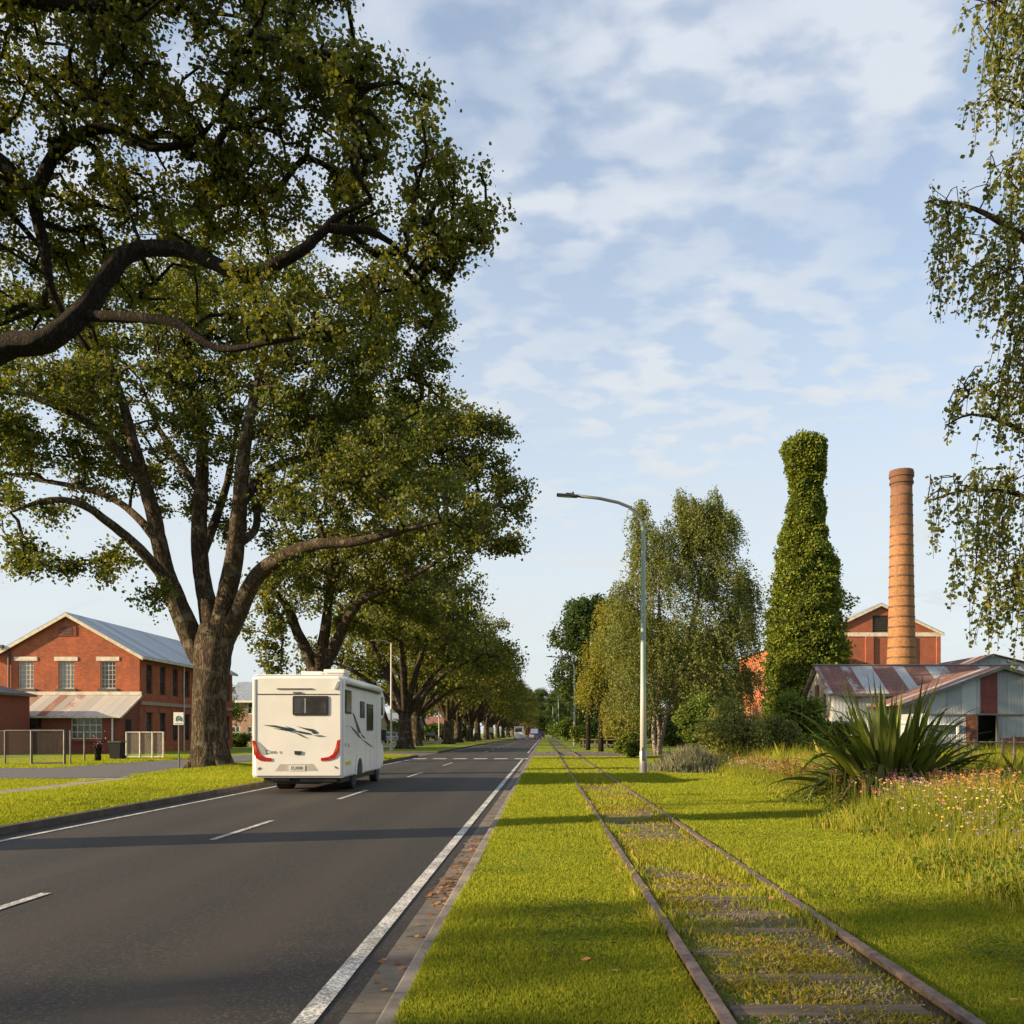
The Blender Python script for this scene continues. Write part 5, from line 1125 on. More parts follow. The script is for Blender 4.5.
# --- weeping birches
def strands(rg, starts, length, per, size, outward=None, sway=.25, shape=DIA, spread=.07, droop=.9):
    n = len(starts); L = length*(.5+rg.uniform(size=n)); pos = []
    d = unit(rg, n)*sway
    if outward is not None: d = d+outward*sway*1.2
    t = rg.uniform(size=(n, per)); t = np.sort(t, 1)
    p = starts[:, None, :]+d[:, None, :]*(t**.6)[:, :, None]*L[:, None, None]*.6
    p[:, :, 2] -= t**1.15*L[:, None]
    p = p+rg.normal(size=p.shape)*spread
    return p.reshape(-1, 3), (starts, d, L)
def weeping(name, label, base, trunks, blobs, n, length, per, size, seed, mat, bark, group=None, zmin=.15, spread=.10, twigs=True, shape=DIA, shell=.3, rb=.012):
    rg = np.random.default_rng(seed); root = empty(name, label, 'tree', base, group=group)
    tips = blob_points(rg, blobs, n, shell); mb = MB()
    for i, (p, r) in enumerate(trunks): trunk_tube(mb, p, r, 10, seed+i, .03)
    sub = tips[rg.choice(n, min(n, 420), replace=False)]
    seg_mesh(mb, grow([smooth_path(p, r, 3) for p, r in trunks], sub, .008, .6, rb), 4); mb.build('trunk', bark, root, smooth=True)
    ctr = np.array([base[0], base[1], 0]); o = tips-ctr; o[:, 2] = 0; o /= np.linalg.norm(o, axis=1, keepdims=True)+1e-6
    pp, (s0, d0, LL) = strands(rg, tips, length, per, size, o, .35, spread=spread); pp = pp[pp[:, 2] > zmin]
    np_mesh('crown', leaves(rg, pp, size, shape, .2, .8), len(shape), mat, root)
    return root
def BB(x, y, Y, rx, ry, rz): return BP(x, y, Y, rx, ry, rz)
bx, by = P(658, 755, 60).x, 60.0
tk = [([(bx-.15, by, 0), (bx-.3, by, 2), (bx+.1, by, 5), (bx+.1, by, 9), (bx+.0, by, 12.5)], [.16, .14, .13, .10, .03]), ([(bx+.1, by, 0), (bx+.45, by+.1, 2.2), (bx+1.6, by+.2, 6), (bx+2.6, by, 10), (bx+3.1, by, 14.0)], [.17, .15, .13, .09, .02]), ([(bx, by-.1, 0), (bx-.05, by-.3, 2.4), (bx-1.2, by-.5, 7), (bx-1.5, by-.5, 12)], [.13, .11, .08, .03])]
bl = [BB(702, 524, 60, 1.5, 1.6, 1.6), BB(680, 500, 60, .5, .6, .9), BB(712, 498, 60, .5, .6, .8), BB(700, 540, 60, 2.0, 2.2, 2.2), BB(718, 522, 60, 1.5, 1.4, 1.4), BB(688, 512, 60, 1.1, 1.1, 1.3), BB(672, 540, 60, 1.5, 1.4, 1.8), BB(742, 590, 60, 1.2, 1.4, 1.6), BB(648, 545, 60, 1.3, 1.6, 2.0), BB(642, 512, 60, .6, .7, 1.2), BB(665, 580, 60, 2.9, 3, 2.3), BB(720, 580, 60, 2.3, 2.6, 2.4), BB(735, 630, 60, 1.6, 2.2, 2.0), BB(690, 640, 60, 3.4, 3.6, 2.8), BB(640, 640, 60, 2.6, 3, 2.8), BB(635, 690, 59, 1.9, 2.5, 1.8), BB(700, 690, 60, 3.2, 3, 1.6), BB(745, 675, 61, 1.1, 1.5, .9), BB(625, 590, 60, 1.0, 1.2, 1.0)]
weeping('weeping_birch', 'tall weeping birch with white trunks behind the nearest street lamp', (bx, by, .1), tk, bl, 3000, 1.6, 46, .12, 71, M['birch'], M['bark_birch'], spread=.10)
bx, by = P(601, 750, 68).x, 68.0
tk = [([(bx, by, 0), (bx, by, 3), (bx+.3, by, 7), (bx+.4, by, 11)], [.22, .18, .13, .04]), ([(bx, by, 3), (bx+1.6, by, 6), (bx+2, by, 9)], [.12, .1, .03])]
bl = [BB(612, 610, 68, 1.3, 1.6, 1.4), BB(605, 650, 68, 1.6, 1.8, 1.9), BB(592, 680, 68, 1.0, 1.4, 1.4), BB(630, 650, 68, 1.9, 2, 2.4), BB(625, 700, 67, 2.0, 2, 1.8), BB(615, 725, 66, 1.2, 1.6, .8)]
weeping('golden_tree', 'golden weeping tree lit by the sun left of the birch, on a dark trunk', (bx, by, .1), tk, bl, 1100, 1.5, 46, .125, 72, M['gold'], M['bark_dark'], zmin=1.2)
bx, by = P(588, 745, 74).x, 74.0
tk = [([(bx, by, 0), (bx, by, 5), (bx-.2, by, 12.5)], [.2, .16, .04])]
bl = [BB(583, 607, 74, 1.0, 1.2, .9), BB(573, 622, 74, .55, .7, .9), BB(592, 615, 74, 1.0, 1.1, 1.3), BB(596, 600, 74, .5, .6, .6)]
weeping('drooping_tree', 'slim dark drooping tree whose top shows left of the golden tree', (bx, by, .1), tk, bl, 260, 1.3, 40, .16, 73, M['dark_leaf'], M['bark_dark'], zmin=6)
# --- near birch, hanging into the frame from the right
bx, by = 10.4, 13.0
def N(x, y, Y=12.5): return P(x, y, Y)
tk = [([(bx, by, 0), (bx, by, 3), (bx-.1, by, 6.5), (bx-.2, by, 10), (bx-.1, by, 14.5)], [.26, .22, .19, .14, .05]),
      ([(bx-.1, by, 5.5), N(1090, 300), N(1020, 235), N(965, 205), N(935, 205)], [.11, .08, .05, .025, .01]), ([(bx-.1, by, 4.2), N(1100, 480), N(1040, 440), N(980, 415), N(945, 425)], [.10, .07, .04, .02, .008]),
      ([(bx-.1, by, 3.6), N(1100, 560), N(1030, 500), N(970, 490), N(930, 500)], [.09, .06, .04, .02, .008]), ([(bx-.1, by, 7.5), N(1100, 120), N(1040, 50), N(990, 0), N(965, -10)], [.1, .07, .05, .02, .01]),
      ([(bx-.1, by, 3.2), N(1110, 620), N(1050, 585), N(1000, 590)], [.08, .06, .03, .01]), ([(bx-.2, by, 9), N(1120, -20), N(1050, -80), N(990, -110)], [.09, .07, .04, .01]), ([(bx-.1, by, 6.8), N(1100, 160), N(1050, 120), N(990, 95)], [.08, .06, .03, .01])]
st = []
rg = np.random.default_rng(77)
def drop(x0, y0, x1, y1, n, dy=12):
    for _ in range(n):
        t = rg.uniform(); p = N(x0+(x1-x0)*t+rg.normal()*6, y0+(y1-y0)*t+rg.normal()*dy, rg.uniform(11.6, 13.4)); st.append(tuple(p))
near_str = []
def dropL(x0, y0, x1, y1, n, L, dy=10):
    k = len(st); drop(x0, y0, x1, y1, n, dy); near_str.extend([L]*n)
dropL(922, 205, 960, 200, 7, .45); dropL(940, 203, 1024, 235, 26, 1.1); dropL(930, 270, 1024, 260, 26, .75); dropL(1000, 0, 1070, 20, 30, 1.2); dropL(968, 5, 990, 0, 4, .25); dropL(985, 62, 1040, 50, 11, .6); dropL(980, 98, 1040, 90, 11, .45)
dropL(1012, 150, 1080, 160, 34, 1.4); dropL(985, 165, 1010, 165, 5, .3); dropL(945, 395, 1000, 385, 14, .5); dropL(1000, 370, 1060, 370, 26, 1.2); dropL(925, 488, 1000, 478, 16, .9); dropL(985, 470, 1040, 490, 22, 1.6); dropL(965, 545, 1000, 520, 10, .8); dropL(980, 590, 1024, 575, 18, .75); dropL(1008, 300, 1060, 300, 26, 1.3); dropL(1010, 560, 1080, 560, 24, 1.3)
dropL(1040, -80, 1300, 60, 200, 2.2, 60); dropL(1060, 150, 1400, 200, 260, 2.4, 70); dropL(1080, 350, 1400, 400, 200, 2.2, 60)
root = empty('near_birch', 'birch leaning in from the right edge, its leafy twigs hanging against the sky', 'tree', (bx, by, .1)); st = np.array(st); Ls = np.array(near_str)
mb = MB()
for i, (p, r) in enumerate(tk): trunk_tube(mb, p, r, 9, 80+i, .03)
seg_mesh(mb, grow([smooth_path(p, r, 4) for p, r in tk], st, .004, .5, .004), 4)
per = 34; n = len(st); LL = Ls*(.6+.6*rg.uniform(size=n)); d = unit(rg, n)*.22; d[:, 0] -= .12; allp = []; ax = []
for i in range(n):
    m_ = max(8, int(26*LL[i]/1.0)); t = np.sort(rg.uniform(size=m_)); p = st[i][None, :]+d[i][None, :]*(t**.6)[:, None]*LL[i]; p[:, 2] -= (t**1.2)*LL[i]
    q = [Vector(st[i])]+[Vector(st[i]+d[i]*(u**.6)*LL[i]-np.array([0, 0, (u**1.2)*LL[i]])) for u in (.33, .66, 1.0)]
    if LL[i] > .2: mb.tube(q, [.006, .005, .004, .003], 3, False)
    allp.append(np.repeat(p, 2, 0)+rg.normal(size=(m_*2, 3))*.036)
mb.build('trunk', M['bark_birch'] if False else M['bark_dark'], root, smooth=True)
np_mesh('crown', leaves(rg, np.concatenate(allp), .055, HEX, .2, .7), 6, M['birch_near'], root)

# ------------------------------------------------------------------ ivy-covered stack
YT = 75.0; tx = P(805.5, 700, YT).x
iv = [(745, 38), (700, 38), (660, 37), (620, 34), (590, 30.5), (560, 26), (530, 20.5), (500, 15.5), (484, 14.8), (474, 16.2), (464, 19.3), (452, 20.5), (443, 19.5), (437, 14.0), (434, 4)]
k = YT/F
b = empty('ivy_tower', 'old chimney stack completely overgrown with ivy, flared at its top', 'chimney', (tx, YT, .1))
m = MB(); m.lathe((tx, YT, 0), [(2.3, 0), (1.6, 9), (.9, 18), (.7, Zp(485, YT)), (.8, Zp(455, YT)), (.8, Zp(446, YT))], 20); m.build('brick_shaft', M['brick_chimney'], b)
prof = [(r*k, Zp(y, YT)) for y, r in iv]; zs_ = np.array([p[1] for p in prof]); rs_ = np.array([p[0] for p in prof])
def ivr(z): return np.interp(z, zs_, rs_)
rg = np.random.default_rng(91)
m = MB(); nz, na = 90, 60; vs = []; fs = []
ph = rg.uniform(0, 6.28, 12)
def lump(a, z): return .5*np.sin(3*a+z*.9+ph[0])+.4*np.sin(5*a-z*1.7+ph[1])+.35*np.sin(2*a+z*2.6+ph[2])+.3*np.sin(7*a+z*3.1+ph[3])+.3*np.sin(a-z*4.3+ph[4])
for i in range(nz):
    z = zs_[-1]*i/(nz-1)
    for j in range(na): a = 2*math.pi*j/na; r = max(.05, ivr(z)*.93-.30+.18*lump(a, z)*min(1, ivr(z))); vs.append((tx+r*math.cos(a), YT+r*math.sin(a), z))
for i in range(nz-1):
    for j in range(na): fs.append([i*na+j, i*na+(j+1) % na, (i+1)*na+(j+1) % na, (i+1)*na+j])
m.add(vs, fs); m.build('ivy_shade_core', plain('ivy_inner', (.014, .028, .007), .9), b, smooth=True)  # dark inner shell added to block light between the ivy leaves
NI = 95000; z = rg.uniform(size=NI*2)*zs_[-1]; keep = rg.uniform(size=NI*2) < (ivr(z)+.4)/3.8; z = z[keep][:NI]; a = rg.uniform(0, 6.28, len(z))
cl = lump(a, z); r = ivr(z)*.95+.32*cl*np.clip(ivr(z)/2, .35, 1)+rg.normal(size=len(z))*.10-.05; zz_ = z+rg.normal(size=len(z))*.1
pp = np.stack([tx+r*np.cos(a), YT+r*np.sin(a), zz_], 1); axn = np.stack([np.cos(a)*.7, np.sin(a)*.7, -np.ones(len(a))*.5], 1)
V1 = leaves(rg, pp, .15, HEX*np.array([1.3, 1]), .2, .3, axis=axn)
# bushy shoots standing off the ivy
cl_ = []
for _ in range(420):
    zc = rg.uniform(1, 17); ac = rg.uniform(0, 6.28); rc = ivr(zc)+rg.uniform(.0, .42); cl_.append((tx+rc*math.cos(ac), YT+rc*math.sin(ac), zc))
for (x, y) in ((806, 442), (800, 444), (812, 443), (794, 449), (817, 449), (806, 445), (797, 478), (806, 480), (814, 478), (800, 470), (812, 471), (796, 488), (815, 487), (848, 604), (846, 612), (840, 596), (843, 650), (846, 660), (770, 602), (766, 615), (838, 625), (772, 640), (845, 690)):
    for _ in range(3): q = P(x+rg.normal()*2, y+rg.normal()*3, YT); cl_.append((q.x, q.y-.6+rg.normal()*.3, q.z))
cl_ = np.array(cl_); q = np.repeat(cl_, 26, 0)+rg.normal(size=(len(cl_)*26, 3))*np.array([.20, .20, .16]); V2 = leaves(rg, q, .165, HEX*np.array([1.3, 1]), .5, .2)
np_mesh('ivy', np.concatenate([V1, V2]), 6, M['ivy'], b)

# ------------------------------------------------------------------ shrubs
def shrub(name, label, x, y, Y, w, h, seed, mat, ls=.10, n=420, nl=34, flatk=1.0, cat='bush'):
    c = P(x, y, Y); bs = (c.x, Y, .1); rg = np.random.default_rng(seed); root = empty(name, label, cat, bs); bl = []
    for _ in range(9):
        a = rg.uniform(0, 6.28); rr_ = rg.uniform(.1, .62); bl.append((c.x+math.cos(a)*w*rr_, Y+math.sin(a)*w*rr_*.8, h*rg.uniform(.25, .72), w*rg.uniform(.28, .42), w*rg.uniform(.28, .42), h*rg.uniform(.18, .30)))
    tips = blob_points(rg, bl, n, .3); tips[:, 2] = np.maximum(tips[:, 2], .2)
    limbs = [([(c.x+math.cos(a)*.12, Y+math.sin(a)*.12, 0), (c.x+math.cos(a)*w*.25, Y+math.sin(a)*w*.25, h*.3), (c.x+math.cos(a)*w*.45, Y+math.sin(a)*w*.45, h*.6)], [.06, .045, .015]) for a in np.linspace(0, 6.28, 8)[:-1]]
    mb = MB()
    for i, (p, r) in enumerate(limbs): trunk_tube(mb, p, r, 6, seed+i, .02)
    seg_mesh(mb, grow(limbs, tips[:260], .006, .5, .008), 4); mb.build('stems', M['bark_dark'], root, smooth=True)
    pos = np.repeat(tips, nl, 0)+rg.normal(size=(len(tips)*nl, 3))*np.array([.16, .16, .12*flatk])*w*.55; pos = pos[pos[:, 2] > .1]
    np_mesh('foliage', leaves(rg, pos, ls, HEX, .6, .1), 6, mat, root); return root
shrub('green_bush', 'round bright green bush right of the white birch trunks', 700, 740, 47, 1.45, 3.7, 101, M['bush'], .10, 420)
shrub('dark_bush', 'dark bush behind the round bright bush under the birch', 722, 730, 52, 1.7, 3.6, 102, M['dark_leaf'], .12, 420)
shrub('spreading_shrub', 'wide dry brownish shrub with feathery layered twigs in front of the annex', 735, 745, 38, 1.9, 3.6, 103, M['dry_bush'], .075, 620, 40, .45)
shrub('spreading_shrub', 'second brownish shrub, lower, left of the iron shed', 776, 750, 40, 1.5, 3.0, 104, M['dry_bush'], .075, 450, 36, .45)
shrub('green_bush', 'tall yellow-green bush in front of the iron shed gable', 800, 735, 42, 1.6, 3.9, 105, M['bush'], .11, 560)
shrub('green_bush', 'low dark bush between the two iron sheds behind the flax', 832, 745, 36, 1.4, 2.1, 106, M['dark_leaf'], .10, 360)
shrub('hedge_bush', 'dark green bush at the left end of the iron shed', 812, 745, 46, 1.5, 3.0, 107, M['dark_leaf'], .10, 300)
shrub('weeping_shrub', 'low yellow-green shrub beside the side street under the birch', 630, 745, 52, .9, 1.6, 108, M['bush'], .10, 260)
shrub('hedge_bush', 'yellow-green bush by the second street lamp', 583, 742, 90, 1.6, 2.6, 109, M['bush'], .16, 240)
shrub('hedge_bush', 'dark bush behind the golden tree by the side street', 615, 738, 84, 3.0, 3.2, 110, M['dark_leaf'], .18, 300)
shrub('hedge_bush', 'long dark hedge bush behind the parked cars on the left', 395, 735, 150, 6.0, 3.6, 111, M['dark_leaf'], .3, 300)
shrub('hedge_bush', 'dark hedge bush behind the left trunks, farther along', 440, 735, 190, 7.0, 4.0, 112, M['dark_leaf'], .35, 300)
shrub('hedge_bush', 'dark shrub at the foot of the house left of the van', 238, 745, 88, 1.8, 1.5, 113, M['dark_leaf'], .16, 200)
b = shrub('sapling', 'thin pink-leaved sapling in a dark guard beside the warehouse lean-to', 98, 760, 44, .45, 1.75, 114, plain('pink_leaf', (.30, .13, .12), .8), .07, 26, 5)
m = MB(); c = P(98, 760, 44); m.lathe((c.x, 44, .1), [(.11, 0), (.11, .85)], 8); m.build('tree_guard', M['dark'], b)
shrub('hedge_bush', 'long dark hedge seen through the birch trunks', 672, 735, 96, 6.5, 4.2, 116, M['dark_leaf'], .26, 420)
shrub('hedge_bush', 'dark undergrowth under the dark tree right of the second lamp', 600, 738, 118, 6.0, 5.0, 117, M['dark_leaf'], .28, 420)
shrub('hedge_bush', 'olive undergrowth at the right of the far road, nearest', 566, 736, 165, 4.0, 4.5, 118, M['bush'], .28, 300)
shrub('hedge_bush', 'olive undergrowth at the right of the far road, farther', 557, 736, 230, 4.5, 6, 119, M['bush'], .36, 300)
shrub('hedge_bush', 'dark undergrowth closing the right side near the road end', 553, 736, 330, 8, 9, 120, M['dark_leaf'], .5, 300)
shrub('hedge_bush', 'dark thicket at the very end of the road', 540, 734, 700, 60, 22, 122, M['dark_leaf'], 1.6, 700)
shrub('hedge_bush', 'dark hedge low behind the sheds at the right edge', 1010, 735, 78, 6, 4.5, 123, M['dark_leaf'], .24, 300)
# low timber fence under the golden tree
b = empty('timber_fence', 'low grey timber fence under the trees beyond the side street', 'fence', (5.5, 76, .1)); m = MB()
for i in range(7): m.box2((3.2+i*1.0, 75.95, .0), (3.3+i*1.0, 76.05, 1.0))
for z in (.45, .9): m.box2((3.1, 75.9, z), (9.4, 75.945, z+.1))
m.build('rails', M['timber'], b)

# ------------------------------------------------------------------ flax
b = empty('flax_plant', 'large clump of arching sword-shaped flax leaves among the wildflowers', 'plant', (6.75, 17.6, .1)); rg = np.random.default_rng(121); V = []; 
quads = []
for i in range(400):
    a = rg.uniform(0, 6.28); tilt = rg.uniform(.10, 1.30); L = rg.uniform(1.45, 2.65)*(1.08-.20*tilt); wd = rg.uniform(.036, .072)
    r0 = rg.uniform(0, .42); p = Vector((6.75+math.cos(a)*r0*1.2, 17.6+math.sin(a)*r0, .08)); d = Vector((math.cos(a)*math.sin(tilt), math.sin(a)*math.sin(tilt), math.cos(tilt)))
    side = Vector((-math.sin(a), math.cos(a), 0)); tw = rg.uniform(-.8, .8); side = (side*math.cos(tw)+d.cross(side)*math.sin(tw)).normalized()
    sag = rg.uniform(.02, .20)*(1+1.3*tilt) + (.34 if rg.uniform() < .18 else 0); st_ = 8; row = []
    for s in range(st_+1):
        t = s/st_; w_ = wd*(.75+.5*math.sin(math.pi*min(1, t*1.1)))*(1-t**3)+.002
        nrm = d.cross(side).normalized(); row.append((p-side*w_, p+nrm*w_*.35, p+side*w_))
        p = p+d*(L/st_); d = (d+Vector((0, 0, -1))*sag*(.4+t)).normalized(); side = (side-d*side.dot(d)).normalized()
    quads.append(row)
m = MB()
for row in quads:
    vs = []; fs = []
    for r_ in row: vs += list(r_)
    for s in range(len(row)-1):
        for q in (0, 1): fs.append([s*3+q, s*3+q+1, s*3+q+4, s*3+q+3])
    m.add(vs, fs)
m.build('leaf_blades', M['flax'], b, smooth=False)
m = MB()
for i in range(40):
    a = rg.uniform(0, 6.28); t = rg.uniform(.7, 1.5); p = Vector((6.75, 17.6, .1)); q = p+Vector((math.cos(a)*math.sin(t), math.sin(a)*math.sin(t), math.cos(t)))*rg.uniform(.8, 1.3); e = q+Vector((math.cos(a)*.5, math.sin(a)*.5, -.45))
    m.prism([p, q+Vector((0, 0, .03)), e, q-Vector((0, 0, .03))], (math.sin(a)*.05, -math.cos(a)*.05, 0))
m.build('dead_leaves', mat_wood('dead_flax', (.16, .10, .06)), b)

# ------------------------------------------------------------------ grass and wildflowers
def blades(rg, x, y, hf, h, w, lean=.35):
    n = len(x); a = rg.uniform(0, 6.28, n); z = hf(x, y)-.012; hh = h*(.55+.9*rg.uniform(size=n)); ww = w*(.7+.6*rg.uniform(size=n))
    la = rg.uniform(0, 6.28, n); lr = hh*lean*rg.uniform(.1, 1.4, n)
    base = np.stack([x, y, z], 1); s = np.stack([np.cos(a)*ww, np.sin(a)*ww, np.zeros(n)], 1); tip = base+np.stack([np.cos(la)*lr, np.sin(la)*lr, hh], 1)
    mid = base+np.stack([np.cos(la)*lr*.25, np.sin(la)*lr*.25, hh*.6], 1)
    return np.stack([base-s*.5, base+s*.5, mid+s*.42, tip, mid-s*.42], 1)
def scatter(rg, n, x0, x1, y0, y1, pw=1.7):
    """denser towards the near side: density ~ y^-pw"""
    u = rg.uniform(size=n); e = 1-pw
    y = (y0**e+(y1**e-y0**e)*u)**(1/e); x = x0+(x1-x0)*rg.uniform(size=n); return x, y
rg = np.random.default_rng(131)
def meadow_edge(y): return np.interp(y, [5, 6.9, 9.9, 13.9, 23.7, 32, 50, 71], [3.75, 3.85, 4.0, 4.35, 5.6, 5.9, 6.3, 7.5])+.25*np.sin(y*1.3)+.15*np.sin(y*3.1+1)
parts = []
x, y = scatter(rg, 760000, -.73, 6.0, 4.3, 30, 1.9)
vis = np.abs(x) < y*.62+1
x, y = x[vis], y[vis]
# thin over the ballast and along the rails
d = np.abs(x-1.48); nz_ = np.sin(x*3.1+y*.9)+np.sin(y*1.7-x*2.3)+np.sin(y*.63+2)+.8*np.sin(y*4.1+x*5.2)
keep = (d > .62) | (rg.uniform(size=len(x)) < np.clip(.05+.13*nz_, .01, .45)); keep &= ~((np.abs(x-.865) < .04) | (np.abs(x-2.025) < .04)); x, y = x[keep], y[keep]
sc = 1+y*.05; pat = 1+.22*np.sin(x*1.3+y*.5)+.2*np.sin(y*1.1-x*.7)
tall = np.where(np.abs(x-1.48) < .75, 1.3, 1.0)
parts.append(blades(rg, x, y, hR, .027*sc*pat*tall, .0048*sc**1.7))
o = np_mesh('grass', np.concatenate(parts), 5, M['blade'], None); tag(o, 'short sunlit grass on the verge either side of the old track', 'grass', kind='stuff')
x, y = scatter(rg, 190000, -13.2, -8.13, 13.0, 56, 1.8); ok = (x > -.62*y-1.5) & ~((x < -12.1) & (y < 28)) & (np.hypot(x+11.7, y-31.5) > .75); x, y = x[ok], y[ok]
x2, y2 = scatter(rg, 90000, -23, -13.0, 19.5, 26.9, 1.2); ok = (x2 > -.62*y2-1.5); x2, y2 = x2[ok], y2[ok]
x3, y3 = scatter(rg, 70000, -28, -19.4, 35.5, 56, 1.2); ok = (x3 > -.62*y3-1.5); x3, y3 = x3[ok], y3[ok]
x = np.concatenate([x, x2, x3]); y = np.concatenate([y, y2, y3])
o = np_mesh('grass', blades(rg, x, y, hL, .026+.0010*y, .004+.0006*y), 5, M['blade'], None); tag(o, 'mown grass on the left verge around the big oak', 'grass', kind='stuff')
# tufts where rail meets grass
x = np.where(rg.uniform(size=9000) < .5, .865, 2.025)+rg.normal(size=9000)*.07; y = scatter(rg, 9000, 0, 1, 4.3, 40, 1.7)[1]; k_ = (np.sin(y*2.2)+np.sin(y*.83+1)+np.sin(y*5.1) > .2) & ((np.abs(x-.865) > .045) & (np.abs(x-2.025) > .045)); x, y = x[k_], y[k_]
o = np_mesh('rail_side_grass', blades(rg, x, y, hR, .10, .007*(1+y*.05), .5), 5, M['blade_dry'], None); tag(o, 'tufts of longer grass growing against the rails', 'grass', kind='stuff')
# tall meadow
x, y = scatter(rg, 380000, 3.3, 24, 5.5, 44, 1.5); e = meadow_edge(y); ok = (x > e+rg.normal(size=len(x))*.18) & (x < y*.62+3.0); x, y = x[ok], y[ok]; e = e[ok]
hh = (1-.55*np.exp(-((x-6.2)**2/2.2+(y-15.8)**2/5)))*(.15+.50*np.clip((x-e)/1.8, 0, 1))*(.8+.3*np.sin(x*1.7+y*.9)+.2*np.sin(y*2.1))
lavd = np.exp(-(((x-5.6)/1.0)**2+((y-33)/3)**2)); 
o = np_mesh('meadow_grass', blades(rg, x, y, hR, hh, .0055*(1+y*.045), .38), 5, M['blade_dry'], None); tag(o, 'tall unmown meadow grass and seed stalks along the right side', 'meadow grass', kind='stuff')
x, y = scatter(rg, 260000, 3.6, 18, 6.0, 34, 1.6); e = meadow_edge(y); ok = (x > e+.25+rg.normal(size=len(x))*.2) & (x < y*.56+1.0) & (np.sin(x*2.7+y*1.1)+np.sin(y*2.9-x*1.9)+np.sin(x*5.3)*.7+rg.normal(size=len(x))*.5 > -.4); x, y, e = x[ok], y[ok], e[ok]
hh = (.12+.38*np.clip((x-e)/1.5, 0, 1))*(.8+.3*np.sin(x*1.7+y*.9)); z = hR(x, y)+hh*rg.uniform(size=len(x))**.7
o = np_mesh('wildflower_foliage', leaves(rg, np.stack([x, y, z], 1), .050, DIA*np.array([.9, 1]), .5, -.3), 4, M['bush'], None); tag(o, 'leafy green growth under the wildflowers', 'foliage', kind='stuff')
def flowers(name, label, pts_fn, n, col, size, seed, disc=True):
    rg = np.random.default_rng(seed); x, y, h = pts_fn(rg, n); z = hR(x, y)+h; c = np.stack([x, y, z], 1); vs = []
    # each head: a small rosette of five petals, on a thin stem
    for k in range(6):
        a = 2*math.pi*k/6+rg.uniform(0, 1, n); ax = np.stack([np.cos(a), np.sin(a), rg.uniform(.0, .9, n)], 1); vs.append(leaves(rg, c, size, DIA*np.array([1.4, 1]), 1.2, 0, axis=ax*3, jit=.3))
    V = np.concatenate(vs); mi = np.zeros(len(V), int)
    t = c.copy(); b_ = c.copy(); b_[:, 2] = hR(x, y); b_[:, 0] += rg.normal(size=n)*.05; w = np.array([[.003, 0, 0]])*(1+y[:, None]*.05)
    S4 = np.stack([b_-w, b_+w, t+w, t-w], 1); V = np.concatenate([V, S4]); mi = np.concatenate([mi, np.ones(n, int)])
    o = np_mesh(name, V, 4, [plain(name+'_petal', col, .6, var=.3, sc=9), M['blade_dry']], None, mi); tag(o, label, 'wildflowers', kind='stuff')
def band(x0, x1, ya, yb, h0, h1, Ya, Yb):
    def f(rg, n):
        nc = max(4, n//9); k = rg.integers(0, nc, n); Yc = rg.uniform(Ya, Yb, nc); pc = rg.uniform(x0, x1, nc); sp = rg.uniform(.5, 2.2, nc)[k]; Y = Yc[k]+rg.normal(size=n)*.22*sp; px_ = pc[k]+rg.normal(size=n)*6*sp; X = (px_-CX)/F*Y; ok = X < meadow_edge(Y)+.3; X = np.where(ok, meadow_edge(Y)+.3+rg.uniform(0, .6, n), X); return X, Y, rg.uniform(h0, h1, n)
    return f
flowers('pink_wildflowers', 'pink wildflower heads in front of the flax plant', band(835, 960, 0, 0, .45, .74, 13.5, 18), 120, (.40, .09, .12), .034, 201)
flowers('orange_wildflowers', 'orange and coral wildflower heads right of the flax', band(925, 1030, 0, 0, .38, .74, 11.5, 17), 110, (.58, .22, .06), .028, 202)
flowers('coral_wildflowers', 'coral pink wildflower heads mixed through the right meadow', band(880, 1030, 0, 0, .40, .74, 11.5, 19), 200, (.52, .26, .19), .024, 203)
flowers('lilac_wildflowers', 'lilac wildflower heads scattered low in the near meadow', band(850, 1030, 0, 0, .20, .60, 8, 15), 80, (.40, .33, .55), .022, 204)
flowers('yellow_wildflowers', 'yellow wildflower heads at the right of the meadow', band(900, 1030, 0, 0, .30, .70, 9, 16), 70, (.62, .42, .06), .022, 205)
flowers('rust_wildflowers', 'reddish seed heads along the far edge of the meadow', band(720, 870, 0, 0, .35, .65, 19, 34), 800, (.34, .10, .07), .036, 206)
flowers('orange_wildflowers', 'dense drift of orange blooms at the right edge of the photo', band(955, 1026, 0, 0, .50, .78, 12.5, 16), 130, (.58, .24, .08), .030, 212)
flowers('pink_wildflowers', 'dense drift of dusty pink blooms between flax and orange blooms', band(870, 960, 0, 0, .48, .72, 13.5, 17), 240, (.42, .16, .18), .030, 213)
flowers('mauve_wildflowers', 'mauve and purple wildflower heads between the orange ones', band(860, 1026, 0, 0, .45, .74, 12, 17), 240, (.26, .13, .28), .028, 214)
flowers('cream_wildflowers', 'cream seed heads throughout the right meadow', band(840, 1026, 0, 0, .35, .74, 9, 18), 420, (.50, .42, .28), .020, 215)
flowers('violet_wildflowers', 'violet flower spikes at the lower right edge of the meadow', band(975, 1030, 0, 0, .15, .50, 7.6, 9.5), 60, (.36, .30, .46), .014, 208)
flowers('pale_wildflowers', 'pale seed heads in the meadow by the bushes', band(680, 830, 0, 0, .3, .55, 24, 38), 700, (.42, .33, .24), .034, 207)
